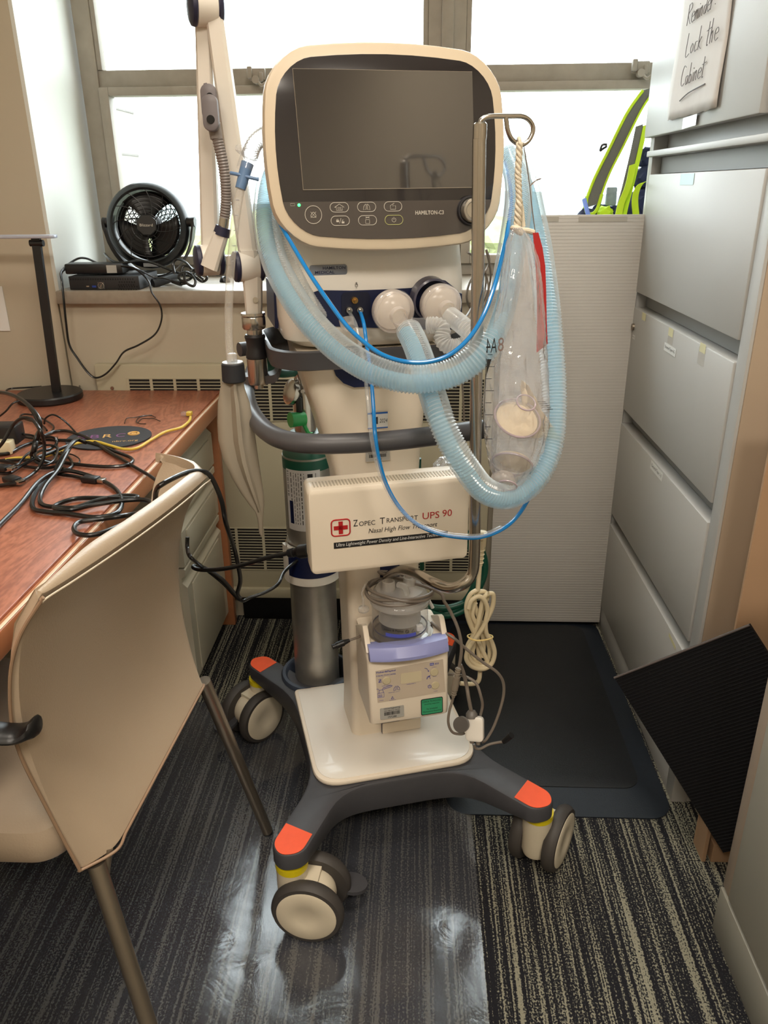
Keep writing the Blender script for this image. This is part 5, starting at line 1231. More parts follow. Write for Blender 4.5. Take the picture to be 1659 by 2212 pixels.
# cord, wire
rope = [lp_(1122, 308, PY-.004), lp_(1121, 340, PY-.004), lp_(1119, 375, PY-.004), lp_(1120, 400, PY-.004), lp_(1121, 430, PY-.004), lp_(1119, 465, PY-.004), lp_(1117, 492, PY-.002)]
k = B()
sm_ = smooth(rope, 10)
for ph in (0, 1, 2):
    pts = []
    for i, p in enumerate(sm_):
        a = i*.55+ph*math.tau/3; r_ = .0022 if i < 42 else .003
        pts.append(p+V((math.cos(a)*r_, math.sin(a)*r_, 0)))
    k.tube(pts, .0024, 8, sm=False)
k.tube([lp_(1121, 420), lp_(1127, 450), lp_(1131, 490)], .0028, 8).tube([lp_(1112, 488, PY-.006), lp_(1125, 496, PY-.006), lp_(1140, 498, PY-.005), lp_(1153, 502, PY-.004)], .0034, 8)
k.torus(lp_(1122, 308), V((1, 0, .2)), .005, .0026, 16, 8)
k.torus(lp_(1115, 494, PY-.004), V((.2, .2, 1)), .005, .0032, 16, 8).torus(lp_(1119, 500, PY-.004), V((.6, .2, 1)), .005, .003, 16, 8)
tag(obj('cotton_cord', k, M_rope), 'twisted white cotton cord tied from the ring hook to the clear bag', 'cord')
k = B().tube([lp_(1131, 312, PY), lp_(1137, 350, PY), lp_(1144, 400, PY), lp_(1150, 455, PY), lp_(1156, 500, PY-.002), lp_(1158, 520, PY-.003), lp_(1160, 512, PY-.003)], .0007, 6)
k.tube([lp_(1144, 403), lp_(1152, 396), lp_(1160, 388), lp_(1170, 385)], .0006, 5).tube([lp_(1144, 403), lp_(1154, 392), lp_(1168, 387)], .0006, 5)
tag(obj('tie_wire', k, mat('thin_wire', (140, 130, 124), .4, metal=.6)), 'hair-thin wire with a frayed twist running from the ring to the red tag', 'wire')
# red tag
tg = [((1151, 503), (1163, 502)), ((1154, 540), (1172, 535)), ((1157, 580), (1178, 575)), ((1160, 640), (1180, 630)), ((1160, 700), (1181, 690)), ((1159, 762), (1183, 743))]
k = B(); PT = PY-.008
k.loft([[LW(*a, Y=PT), LW(*b_, Y=PT), LW(*b_, Y=PT+.0008), LW(*a, Y=PT+.0008)] for a, b_ in tg]); o = obj('red_tag', k, M_redtag); tag(o, 'long narrow red tag hanging at the right side of the clear bag', 'tag')
# clear bag
t = thing('plastic_bag', 'crumpled clear plastic bag of masks and filters hanging from the ring hook', 'bag', tuple(lp_(1118, 500)))
prof = [(1118, 492, 7, 7), (1120, 505, 15, 9), (1124, 530, 26, 12), (1128, 570, 33, 16), (1128, 620, 40, 19), (1124, 680, 50, 22), (1121, 740, 58, 24), (1118, 800, 66, 27), (1117, 860, 70, 30), (1117, 920, 70, 31), (1114, 970, 63, 29), (1108, 1010, 50, 25), (1102, 1040, 32, 18), (1097, 1062, 14, 9), (1095, 1072, 3, 3)]
secs = []
PB = PY-.020
cs_ = [(LW(x, y, Y=PB), wx, wd) for x, y, wx, wd in prof]
def interp(i):
    a = int(i); f = i-a
    if a >= len(cs_)-1: return cs_[-1]
    p, q_ = cs_[a], cs_[a+1]; return p[0].lerp(q_[0], f), p[1]*(1-f)+q_[1]*f, p[2]*(1-f)+q_[2]*f
NN = 110
for i in range(NN+1):
    u = i/NN*(len(cs_)-1); c, wx, wd = interp(u); ring = []; s = 1.17/1680
    for k_ in range(96):
        a = k_*math.tau/96
        top_ = max(0, 1-u/7)
        cr_f = 1+.24*top_*math.sin(a*7+math.sin(u*.9))+.14*top_*math.sin(a*15+1+u*.4)
        nz = mnoise.noise(V((math.cos(a)*1.9, math.sin(a)*1.9, u*.75)))*.20+mnoise.noise(V((math.cos(a)*4.5, math.sin(a)*4.5, u*1.5+9)))*.10
        nz += -abs(mnoise.noise(V((math.cos(a)*3+4, math.sin(a)*3, u*1.1+3))))*.40+.09-abs(mnoise.noise(V((math.cos(a)*7+4, math.sin(a)*7, u*2.6+3))))*.16
        edge_ = 1-.5*abs(math.cos(a))**3
        f = cr_f+nz*(1-.3*top_)*edge_
        ring.append(c+Tx*math.cos(a)*wx*s*(1+(f-1)*.55)+Ty*math.sin(a)*wd*s*f*1.15)
    secs.append(ring)
ob = obj('bag_film', B().loft(secs), M_bag, t, ang=180)
# printed ruler scale and lettering on the bag
k = B()
for i in range(8):
    p = LW(1051-i*.6, 766+i*26, Y=PB-.030); k.box(p.x-.0, p.x+.008+.003*(i % 2), p.y, p.y+.0004, p.z-.0004, p.z+.0004)
p = LW(1050, 790, Y=PB-.030); k.box(p.x-.0005, p.x+.0003, p.y, p.y+.0004, p.z-.10, p.z+.02)
obj('printed_scale', k, M_ink, t, flat=True)
fm = frame(LW(1072, 742, Y=PB-.034), Tx*-1, Ty*-1)
M_fm = TM.to_3x3()
def bagtext(px, py, s_, w_, h_, m, mirror=True):
    c = LW(px, py, Y=PB-.036)
    Mx = Matrix.Translation(c) @ TM.to_3x3().to_4x4() @ Matrix.Rotation(math.radians(90), 4, 'X') @ (Matrix.Scale(-1, 4, (1, 0, 0)) if mirror else I4)
    return text(s_, w_, h_, Mx, m, t)
bagtext(1062, 746, 'A4', .015, .019, M_ink); bagtext(1082, 744, '8', .008, .018, mat('faded_print', (120, 100, 96), .5))
obj('printed_wedge', B().prism([(0, 0), (.006, 0), (.0, -.022)], 0, .0004, 'y', M=Matrix.Translation(LW(1052, 776, Y=PB-.030))), M_ink, t)
# contents
def disc_mask(px, py, R_, lbl, d, yy, nm='face_filter'):
    c = LW(px, py, Y=yy); d = V(d).normalized(); q_ = thing(nm, lbl, 'filter', tuple(c))
    obj('shell', B().lathe([(R_, -.010), (R_+.001, -.002), (R_-.002, .003), (R_*.6, .010), (.014, .013), (.0125, .014), (.0125, .034), (.0145, .036)], c, d, 44, cap=False), M_clearhard, q_)
    obj('rim', B().torus(c, d, R_, .0016, 48, 8).torus(c+d*.036, d, .0135, .0012, 24, 6), mat('violet_tinted_rim', (168, 152, 160), .2), q_)
    obj('medium', B().cyl(c-d*.006, c-d*.002, R_-.003, R_-.003, 40), mat('cream_filter_paper', (224, 206, 176), .7), q_)
disc_mask(1118, 903, .0335, 'round filter with an upright spout inside the clear bag', Tx*.05-Ty*.62+TZv*.78, PB+.002)
disc_mask(1106, 1003, .0300, 'lower round filter lying at the bottom of the clear bag', Tx*-.35-Ty*.55-TZv*.55, PB+.006)
k = B(); c = LW(1146, 880, Y=PB+.022); 
rows = [[c+Tx*((-.026+.052*i/8)*(.18+.12*j)+.004*j-.012)+TZv*(.042-.085*j/8-.008*i/8)+Ty*(.004*math.sin(i*1.3+j)+.003*math.sin(j*2.1)) for i in range(9)] for j in range(9)]
k.grid(rows); o = obj('printed_leaflet', k, mat('cream_leaflet', (214, 198, 170), .7)); md = o.modifiers.new('s', 'SOLIDIFY'); md.thickness = .0004
tag(o, 'folded cream printed leaflet inside the clear bag beside the upper filter', 'leaflet')
kk = B()
for i in range(5):
    p = LW(1163+i*4, 868+i*4, Y=PB-.012); kk.box(p.x-.001, p.x+.010, p.y, p.y+.0004, p.z-.0004, p.z+.0003)
obj('leaflet_print', kk, M_ink, o, flat=True)
tag(obj('tube_elbow', B().tube([LW(1072, 1035, Y=PB), LW(1085, 1030, Y=PB-.01), LW(1098, 1035, Y=PB-.012), LW(1100, 1050, Y=PB-.01)], .0095, 16), M_filter), 'small clear elbow connector at the bottom of the clear bag', 'connector')
# ================================================================ battery box
UY0, UY1 = -.225, -.155
t = troot('battery_box', 'white transport battery box with red cross logo in front of the trolley column', 'battery box', 0, -.19, .63)
ub = [L(662, 1060, Y=UY0), L(1010, 1030, Y=UY0), L(1018, 1210, Y=UY0), L(675, 1240, Y=UY0)]
ux0, ux1 = (ub[0].x+ub[3].x)/2, (ub[1].x+ub[2].x)/2; uz1, uz0 = (ub[0].z+ub[1].z)/2, (ub[2].z+ub[3].z)/2
k = B(TM).prism(rr(ux1-ux0, uz1-uz0, .010, 5, (ux0+ux1)/2, (uz0+uz1)/2), UY0, UY0+.045, 'y', .006)
obj('front_shell', k, M_white, t)
obj('rear_shell', B(TM).prism(rr(ux1-ux0-.006, uz1-uz0-.006, .010, 5, (ux0+ux1)/2-.001, (uz0+uz1)/2), UY0+.046, UY1, 'y', .003), M_white, t)
kk = B(TM)
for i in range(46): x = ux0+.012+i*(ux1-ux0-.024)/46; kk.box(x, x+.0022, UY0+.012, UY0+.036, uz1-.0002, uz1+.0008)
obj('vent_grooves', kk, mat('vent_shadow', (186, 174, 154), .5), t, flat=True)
obj('side_switch', B(TM).box(ux1-.0005, ux1+.002, UY0+.010, UY0+.030, uz0+.06, uz0+.09), M_ink, t)
UM = TM @ Matrix.Translation(((ux0+ux1)/2, UY0-.0001, (uz0+uz1)/2)) @ Matrix.Rotation(math.radians(90), 4, 'X')
def um(px, py): p = L(px, py, Y=UY0-.0004); return TM @ Matrix.Translation(p) @ Matrix.Rotation(math.radians(90), 4, 'X')
M = um(736, 1140)
lg = obj('logo_frame', B(M).tube([(x, y, 0) for x, y in rr(.0305, .0285, .006, 5)], .0012, 6, True, sm=False), M_red, t)
obj('logo_cross', B(M).box(-.0035, .0035, -.011, .011, 0, .0006).box(-.0115, .0115, -.0035, .0035, 0, .0006), M_red, lg)
def sct(px, py, w_, h_, s_, m, **k): return text(s_, w_, h_, um(px, py), m, t, **k)
# small capitals set letter-group by letter-group
sct(768, 1130, .0075, .0115, 'Z', M_ink); sct(793, 1130, .0270, .0082, 'OPEC', M_ink); sct(826, 1125, .0085, .0115, 'T', M_ink); sct(869, 1121, .053, .0082, 'RANSPORT', M_ink)
sct(931, 1113, .0290, .0120, 'UPS', M_red); sct(966, 1108, .0165, .0120, '90', M_red)
sct(871, 1141, .118, .0108, 'Nasal High Flow Transport', M_ink, shear=.25)
bar_c = um(846, 1166)
sb = obj('caption_strip', B(bar_c).box(-.0975, .0975, -.0055, .0055, 0, .0004), M_ink, t)
text('Ultra Lightweight Power Density and Line-Interactive Technology', .187, .0078, bar_c @ Matrix.Translation((0, 0, .0004)), M_label, sb, shear=.22)
t = thing('adapter_plug', 'cream ribbed plug behind the right side of the battery box', 'plug', tuple(LW(1035, 1190, Y=-.12)))
k = B().cyl(LW(1020, 1158, Y=-.13), LW(1045, 1155, Y=-.13), .011, .011, 16)
obj('plug_body', B().cyl(LW(1040, 1150, Y=-.12), LW(1040, 1180, Y=-.12), .011, .008, 18).cyl(LW(1040, 1180, Y=-.12), LW(1037, 1222, Y=-.12), .0065, .0045, 16), M_beige_cord, t)
kk = B()
for i in range(4): kk.torus(LW(1039-.4*i, 1188+9*i, Y=-.12), V((0, 0, 1)), .0062-.0004*i, .0014, 18, 6)
obj('strain_relief', kk, M_beige_cord, t)
obj('plug_prongs', B().cyl(LW(1015, 1160, Y=-.13), LW(1040, 1158, Y=-.125), .008, .010, 16), M_beige_cord, t)
# coiled beige mains lead
def bl2(pts, y=-.12): return [LW(x, y_, Y=y+dy) for x, y_, dy in pts]
k = B(); k.tube(bl2([(1036, 1222, 0), (1034, 1250, 0), (1032, 1275, 0)]), .0045, 12)
def z8(pts, dy): return bl2([(860+x/4.608, 1180+y/4.608, dy) for x, y in pts])
loops = [([(800, 430), (720, 480), (680, 600), (700, 730), (760, 870), (800, 950), (860, 1080), (890, 1160), (840, 1200), (760, 1170), (700, 1100), (690, 1000), (740, 900), (790, 780), (820, 640), (850, 520), (900, 470)], 0),
         ([(900, 470), (945, 480), (945, 580), (900, 700), (830, 830), (760, 930), (700, 1020), (680, 1120), (740, 1200), (850, 1220), (930, 1170), (960, 1060), (930, 950), (880, 870), (870, 760), (890, 640), (860, 540), (800, 500), (730, 540), (700, 620)], -.008),
         ([(700, 620), (720, 720), (770, 840), (770, 950), (740, 1050), (770, 1150), (840, 1180), (900, 1120), (910, 1020), (880, 920), (860, 820), (800, 700), (760, 560), (790, 470), (850, 450), (890, 500), (850, 600), (820, 720), (790, 900), (800, 1040), (810, 1130), (815, 1250), (800, 1340), (740, 1370), (620, 1365)], .008),
         ([(770, 560), (740, 680), (790, 800), (840, 900), (850, 1000), (840, 1100)], .004)]
for pts, dy in loops: k.tube(z8(pts, dy), .0046, 12, n=7)
tag(obj('mains_lead', k, M_beige_cord), 'beige mains lead coiled and banded beside the humidifier', 'cord')
bd_ = [LW(1011, 1376, Y=-.150), LW(1025, 1383, Y=-.155), LW(1045, 1383, Y=-.155), LW(1063, 1378, Y=-.148), LW(1060, 1372, Y=-.10), LW(1035, 1368, Y=-.095), LW(1014, 1371, Y=-.10)]
tag(obj('rubber_band', B().tube(bd_, .0016, 8, True), mat('rubber_band', (222, 196, 130), .5)), 'thin tan rubber band around the coiled beige lead', 'rubber band')
# ================================================================ humidifier
HY = -.205
t = troot('humidifier', 'beige respiratory humidifier base with lilac bar on the front of the column', 'humidifier', .01, -.14, .32)
c4 = [L(795, 1425, Y=HY+.012), L(958, 1402, Y=HY+.012), L(972, 1538, Y=HY), L(812, 1567, Y=HY)]
hx0, hx1 = -.064, .090; hz0, hz1 = (c4[2].z+c4[3].z)/2-.006, (c4[0].z+c4[1].z)/2
def hb_(x0, x1, y0, y1, z, r=.008): return [(x, y, z) for x, y in rr(x1-x0, y1-y0, r, 4, (x0+x1)/2, (y0+y1)/2)]
k = B(TM).loft([hb_(hx0+.008, hx1-.008, HY+.008, -.08, hz0), hb_(hx0+.002, hx1, HY+.002, -.08, hz0+.006), hb_(hx0+.002, hx1, HY, -.08, hz0+.02), hb_(hx0, hx1+.001, HY+.012, -.08, hz1-.006), hb_(hx0, hx1, HY+.016, -.08, hz1+.004), hb_(hx0+.002, hx1-.002, HY+.028, -.08, hz1+.014), hb_(hx0+.002, hx1-.002, HY+.03, -.08, hz1+.022)])
obj('housing', k, M_white, t)
fa = TM @ V((0, HY-.0006, hz0+.02)); ang_ = math.atan2(.012, hz1-.006-hz0-.02)
HM = TM @ Matrix.Translation(((hx0+hx1)/2, HY-.0004, hz0+.02)) @ Matrix.Rotation(math.radians(90)-ang_, 4, 'X')
def hp2(px, py, z=.0004):
    Mi = HM.inverted(); o_ = Mi @ CP; d = Mi.to_3x3() @ pix(px, py); s = (z-o_.z)/d.z; return o_+d*s
def hm(px, py, z=.0004): return HM @ Matrix.Translation(hp2(px, py, z))
pf = [hp2(*p) for p in ((811, 1450), (957, 1424), (962, 1494), (816, 1518))]
obj('control_panel', B(HM).prism([(p.x, p.y) for p in pf], 0, .0006, 'z'), M_panelgray, t)
for px, py in ((835, 1470), (938, 1452), (940, 1480)):
    obj('push_button', B(hm(px, py)).lathe([(.0078, 0), (.0078, .001), (.0068, .002), (0, .0024)], seg=28), M_button, t)
obj('display_window', B(hm(888, 1463)).prism(rr(.040, .021, .002, 3), 0, .0008, 'z'), mat('blank_display', (206, 194, 164), .5), t)
text('Fisher&Paykel', .036, .0045, hm(834, 1451, .001), M_blueink, t, off=.01); text('HEALTHCARE', .036, .0028, hm(834, 1458, .001), M_blueink, t)
mr_ = hm(938, 1434, .0008); obj('model_mark', B(mr_).box(-.0085, -.001, -.0025, .0025, 0, .0004), M_blueink, t); text('MR', .006, .003, mr_ @ Matrix.Translation((-.0047, 0, .0004)), M_label, t); text('850', .0075, .0035, mr_ @ Matrix.Translation((.005, 0, .0002)), M_blueink, t)
text('TEMPERATURE °C', .018, .0017, hm(888, 1477, .001), M_blueink, t); text('ALARM SILENCE', .017, .0017, hm(834, 1481, .001), M_blueink, t)
def psym(px, py, segs, m=M_blueink, r=.0004):
    k = B(hm(px, py, .0012))
    for s_ in segs: k.tube([(x/1000, y/1000, 0) for x, y in s_], r, 4, sm=False)
    return obj('panel_symbol', k, m, t)
psym(821, 1471, [[(-3, -2.5), (3, -2.5), (1.5, 0), (1.2, 2.5), (-1.2, 2.5), (-1.5, 0), (-3, -2.5)], [(-2, -3.5), (2, 3.5)], [(0, 3.5), (0, 4.5)], [(-3, 3.5), (-2, 2.5)]])
psym(824, 1500, [[(-7, -6), (-7, 3), (5, 3), (5, -6), (-7, -6)], [(-5, -1), (1, -1), (1, -4), (-5, -4), (-5, -1)], [(-5, 3), (-4, 9), (3, 9), (4, 3)], [(-9, 12), (-6, 12), (-4, 9)], [(2, 9), (4, 13), (19, 16)], [(4, 10), (19, 13), (21, 15), (19, 16)]])
psym(857, 1487, [[(-1, 5), (-1.5, -3), (-6, -4), (-5, 1), (-2, 5)], [(1, 5), (1.5, -3), (6, -4), (5, 1), (2, 5)]])
psym(848, 1507, [[(-3, -2.5), (3, -2.5), (0, 3), (-3, -2.5)], [(0, -1), (0, 1.2)]])
text('SEE MANUAL', .013, .0014, hm(848, 1512, .001), M_blueink, t); text('TEMPERATURE °C AIRWAY', .022, .0015, hm(851, 1495, .001), M_blueink, t); text('MR850', .008, .0014, hm(824, 1513, .001), M_blueink, t)
psym(923, 1448, [[(-5, 5), (-1, 4), (3, -3)], [(3, 0), (3, -3), (.5, -2)]]); psym(926, 1463, [[(-3, -4), (-3, 1), (0, 3), (2, 1), (3, -4)], [(-4, -3), (3, 4)], [(3, 3), (0, 0)]])
psym(928, 1483, [[(0, 0), (0, 4)], [(1.5, 3), (3.2, 1), (2.6, -2), (0, -3), (-2.6, -2), (-3.2, 1), (-1.5, 3)]], r=.0005)
text('MODE', .007, .0013, hm(939, 1461, .001), M_blueink, t); text('HUMIDITY', .009, .0013, hm(938, 1441, .001), M_blueink, t); text('ON/OFF', .008, .0013, hm(941, 1493, .001), M_blueink, t)
Mg = hm(933, 1525)
gs = obj('inspection_sticker', B(Mg).prism(rr(.043, .034, .003, 3), 0, .0004, 'z'), M_ink, t)
obj('sticker_face', B(Mg).prism(rr(.0400, .0310, .002, 3), .0004, .0006, 'z'), mat('sticker_green', (52, 150, 106), .5), gs)
text('CLINICAL TECHNOLOGIES', .037, .0042, Mg @ Matrix.Translation((0, .0115, .0006)), M_ink, gs); text('Incoming Inspection', .029, .0036, Mg @ Matrix.Translation((0, .0055, .0006)), M_ink, gs)
text('No Scheduled', .021, .0034, Mg @ Matrix.Translation((0, -.0045, .0006)), M_ink, gs); text('Maintenance Required', .035, .0038, Mg @ Matrix.Translation((0, -.0105, .0006)), M_ink, gs)
Ms_ = hm(847, 1539)
ss = obj('asset_label', B(Ms_).prism(rr(.046, .024, .002, 3), 0, .0004, 'z'), M_silverlabel, t)
text('Clinical Engineering', .031, .0035, Ms_ @ Matrix.Translation((0, .0095, .0004)), M_ink, ss, off=.015); text('KENT MEDICAL CENTER', .030, .0024, Ms_ @ Matrix.Translation((0, .0052, .0004)), M_ink, ss, off=.01)
barcode(Ms_ @ Matrix.Translation((0, -.0008, .0001)), .030, .007, ss, 5); text('197288', .0165, .004, Ms_ @ Matrix.Translation((0, -.0085, .0004)), M_ink, ss, off=.01)
# lilac bar
lb = []
for i in range(13):
    s = i/12; x = hx0+.003+(hx1-hx0-.006)*s; q_ = 1-(2*s-1)**2
    lb.append([(x, HY+.012-.010*q_-.004, hz1-.002), (x, HY+.004-.012*q_-.004, hz1+.002), (x, HY+.004-.012*q_-.004, hz1+.008), (x, HY+.012-.010*q_-.002, hz1+.024), (x, HY+.020-.008*q_, hz1+.026), (x, HY+.034, hz1+.022), (x, HY+.034, hz1-.000)])
obj('lilac_lever', B(TM).loft(lb), M_lilac, t)
# side cheeks
for s in (0, 1):
    x0 = hx0-.001 if s == 0 else hx1-.009
    obj('side_guard', B(TM).prism([(-.19, hz1+.012), (-.165, hz1+.046), (-.158, hz1+.050), (-.148, hz1+.048), (-.10, hz1+.02), (-.09, hz1+.01)], x0, x0+.010, 'x', .002), M_white, t)
obj('heater_plate', B(TM).lathe([(0, hz1+.020), (.062, hz1+.020), (.062, hz1+.024), (0, hz1+.024)], (.0105, -.143, 0), seg=40), M_steel, t)
# chamber
HC = (.0105, -.140)
t = troot('water_chamber', 'clear plastic humidifier water chamber with a frosted lid and blue base ring', 'water chamber', HC[0], HC[1], hz1+.024)
zb = hz1+.0245
obj('chamber_wall', B(TM).lathe([(.060, zb), (.060, zb+.003), (.0535, zb+.005), (.053, zb+.010), (.0525, zb+.060), (.050, zb+.066), (.044, zb+.071)], (*HC, 0), seg=56, cap=False), M_clearhard, t)
obj('blue_base_ring', B(TM).lathe([(.0505, zb+.007), (.0515, zb+.007), (.0515, zb+.0095), (.0505, zb+.0095)], (*HC, 0), seg=56, cap=False), mat('ink_blue_ring', (28, 30, 70), .4), t)
obj('float', B(TM).lathe([(.030, zb+.018), (.040, zb+.022), (.038, zb+.044), (.030, zb+.050), (0, zb+.052)], (*HC, 0), seg=40), M_frost, t)
wp = B(TM)
arcs = [(HC[0]+.0508*math.cos(math.radians(a)), HC[1]+.0508*math.sin(math.radians(a))) for a in range(225, 292, 6)]
wp.loft([[(x, y, zb+.010), (x*1.0, y-.0006, zb+.010), (x, y-.0006, zb+.017), (x, y, zb+.017)] for x, y in arcs])
obj('level_mark', wp, mat('level_blue', (48, 66, 190), .4), t)
obj('lid', B(TM).lathe([(.053, zb+.058), (.0555, zb+.060), (.0555, zb+.066), (.051, zb+.070), (.049, zb+.080), (.044, zb+.086), (.0, zb+.089)], (*HC, 0), seg=56), M_frost, t)
for dx, dy, h_, rad in ((.020, .006, .018, .0125), (-.022, -.004, .020, .0125)):
    obj('gas_port', B(TM).lathe([(rad, zb+.084), (rad-.001, zb+.084+h_), (rad-.003, zb+.085+h_), (rad-.003, zb+.088)], (HC[0]+dx, HC[1]+dy, 0), seg=28, cap=False), M_frost, t)
obj('feed_spout', B(TM).tube([(HC[0]+.006, HC[1]-.03, zb+.088), (HC[0]+.0, HC[1]-.032, zb+.104), (HC[0]-.012, HC[1]-.036, zb+.112)], .0055, 14), M_frost, t)
cm = TM @ Matrix.Translation((HC[0]-.024, HC[1]-.0485, zb+.026)) @ Matrix.Rotation(math.radians(-25), 4, 'Z') @ Matrix.Rotation(math.radians(90), 4, 'X')
text('Fisher & Paykel', .036, .005, cm, M_ink, t); 
obj('warning_symbols', B(TM @ Matrix.Translation((HC[0]+.0, HC[1]-.0538, zb+.024)) @ Matrix.Rotation(math.radians(90), 4, 'X')).torus((0, 0, 0), (0, 0, 1), .003, .0004, 16, 5).tube([(-.002, .002, 0), (.002, -.002, 0)], .0003, 4, sm=False).tube([(.009, -.003, -.001), (.016, -.003, -.001), (.0125, .003, -.001)], .0004, 4, True, sm=False), M_ink, t)
obj('white_float_valve', B(TM).box(HC[0]+.022, HC[0]+.034, HC[1]-.041, HC[1]-.032, zb+.012, zb+.024, .002), M_label, t)
# feed cap dangling left
p = LW(785, 1310, Y=-.15)
tag(obj('feed_set_cap', B().lathe([(0, -.016), (.002, -.016), (.0025, .0), (.009, .002), (.0105, .006), (.009, .010), (.0, .012)], p, V((.03, 0, -1)), 20).tube([p+V((0, 0, .014)), p+V((-.002, 0, .03)), p+V((.008, .01, .048))], .0018, 8), M_frost), 'small pinkish-white cap hanging left of the water chamber', 'cap')
p = LW(926, 1295, Y=-.13)
tag(obj('spigot_clip', B().cyl(p, p+V((.008, 0, -.018)), .0025, .0035, 12).tube([p, p+V((-.004, 0, .006)), p+V((-.008, .004, .004))], .0025, 8), M_label), 'little white nozzle sticking out right of the water chamber', 'nozzle')
# grey sensor leads
zt_ = zb+.080
w_ = []
for i in range(44):
    a = i*math.tau/14.5+2.2; R_ = .053+.006*math.sin(i*.9); w_.append(T(HC[0]+R_*math.cos(a)*1.06, HC[1]+R_*math.sin(a), zt_+.006*math.sin(a*1.0+i*.13)+.0022*(i//14)))
w_ += hp([])
tail = [LW(940, 1275, Y=-.17), LW(960, 1300, Y=-.19), LW(975, 1325, Y=-.20), LW(990, 1360, Y=-.21), LW(997, 1400, Y=-.215), LW(992, 1440, Y=-.215)]
tag(obj('sensor_lead', B().tube(w_+tail, .0030, 10, n=5), M_gray_cord), 'grey cable wound around the lid of the water chamber', 'cable')
def z8w(pts, y): return [LW(860+x/4.608, 1180+yy/4.608, Y=y+dy) for x, yy, dy in pts]
k2w = z8w([(330, 760, .03), (430, 840, .0), (560, 920, -.02), (700, 1040, -.03), (850, 1160, -.035), (980, 1250, -.04), (1045, 1350, -.04), (1050, 1480, -.04), (1010, 1640, -.045), (950, 1800, -.05), (880, 1920, -.055), (840, 1950, -.06)], -.17)
tag(obj('sensor_lead', B().tube(k2w, .0028, 10, n=6), M_gray_cord), 'grey cable crossing the beige coil and curving widest to the right', 'cable')
k3 = z8w([(600, 1210, 0), (590, 1300, 0), (560, 1420, 0), (545, 1520, 0), (510, 1640, -.005), (500, 1760, -.01), (540, 1850, -.012), (620, 1870, -.01), (660, 1860, -.008)], -.21)
tag(obj('sensor_lead', B().tube(k3, .0026, 10, n=6), M_gray_cord), 'grey cable hanging in a narrow loop beside the humidifier corner', 'cable')
cc0, cc1 = LW(860+600/4.608, 1180+1210/4.608, Y=-.212), LW(860+548/4.608, 1180+1500/4.608, Y=-.212)
dl = (cc1-cc0)
t = thing('inline_connector', 'grey ribbed inline cable connector at the right edge of the humidifier', 'connector', tuple(cc0))
obj('connector_body', B().cyl(cc0, cc0+dl*.3, .0042, .0050, 16).cyl(cc0+dl*.3, cc0+dl*.75, .0068, .0066, 18).cyl(cc0+dl*.75, cc1, .0050, .0036, 16), mat('connector_grey', (134, 124, 110), .45), t)
kk = B()
for f in (.04, .12, .20, .82, .9): kk.torus(cc0+dl*f, dl, .0046, .0012, 16, 6)
obj('connector_ribs', kk, MATS['connector_grey'], t)
k4 = z8w([(500, 1275, .04), (600, 1280, .02), (700, 1310, .0), (780, 1370, -.01), (820, 1480, -.02), (840, 1580, -.02), (820, 1680, -.02)], -.20)
tag(obj('sensor_lead', B().tube(k4, .0028, 10, n=6), M_gray_cord), 'grey cable behind the connector with a small clear sleeve', 'cable')
k5 = z8w([(620, 1180, .0), (650, 1260, 0), (680, 1380, 0), (700, 1500, -.01), (730, 1650, -.015)], -.205)
tag(obj('sensor_lead', B().tube(k5, .0036, 10, n=6), M_gray_cord), 'thicker grey cable dropping straight into the white square module', 'cable')
# module
mc = LW(1026, 1574, Y=-.235)
MM = frame(mc, (1, .28, -.10), (-.25, -.85, .35))
t = thing('sensor_module', 'small cream square sensor module dangling over the tray corner', 'sensor', tuple(mc))
obj('module_case', B(MM).prism(rr(.034, .047, .008, 5), -.008, .008, 'z', .003), M_white2, t)
obj('module_gland', B(MM).lathe([(.011, .020), (.011, .028), (.007, .034), (0, .034)], (-.006, 0, 0), (0, 1, 0), 22), mat('gland_grey', (110, 106, 102), .4), t)
obj('module_stub', B(MM).cyl((.006, -.022, 0), (.006, -.030, 0), .0045, .004, 12).cyl((-.006, -.022, 0), (-.006, -.028, 0), .005, .004, 12), M_gray_cord, t)
Md = frame(mc+V((-.026, .004, .006)), (.6, 1, .1), (-.5, -.5, .1))
tag(obj('grey_paddle', B(Md).prism([(.015*math.cos(k_*math.tau/24), .021*math.sin(k_*math.tau/24)) for k_ in range(24)], -.002, .002, 'z'), mat('gland_grey', (110, 106, 102))), 'oval grey paddle hanging left of the cream sensor module', 'sensor paddle')
k6 = z8w([(755, 1970, 0), (770, 2010, 0), (820, 2015, 0), (900, 1975, 0), (980, 1955, 0), (1050, 1945, 0)], -.24)
tag(obj('sensor_lead', B().tube(k6, .0026, 10, n=6), M_gray_cord), 'short grey cable from the module ending in a black tip', 'cable')
a_, b__ = k6[-1], LW(1105, 1588, Y=-.25)
tag(obj('cable_tip', B().cyl(a_, b__, .0050, .0062, 14), M_black), 'black plug tip on the short grey cable right of the module', 'plug')
lw_ = [LW(785, 1372, Y=-.13), LW(770, 1378, Y=-.15), LW(752, 1384, Y=-.155)]
tag(obj('sensor_lead', B().tube(lw_, .0024, 8), M_gray_cord), 'short grey cable poking out left of the humidifier', 'cable')
a_, b__ = LW(755, 1383, Y=-.155), LW(718, 1398, Y=-.16)
d = b__-a_
t = thing('barrel_connector', 'black barrel connector sticking out left of the humidifier', 'plug', tuple(a_))
obj('connector_body', B().cyl(a_, a_+d*.35, .0032, .0055, 14).cyl(a_+d*.35, a_+d*.78, .0065, .0065, 16), M_black, t); obj('connector_tip', B().cyl(a_+d*.78, b__, .0048, .0048, 14), M_black, t)
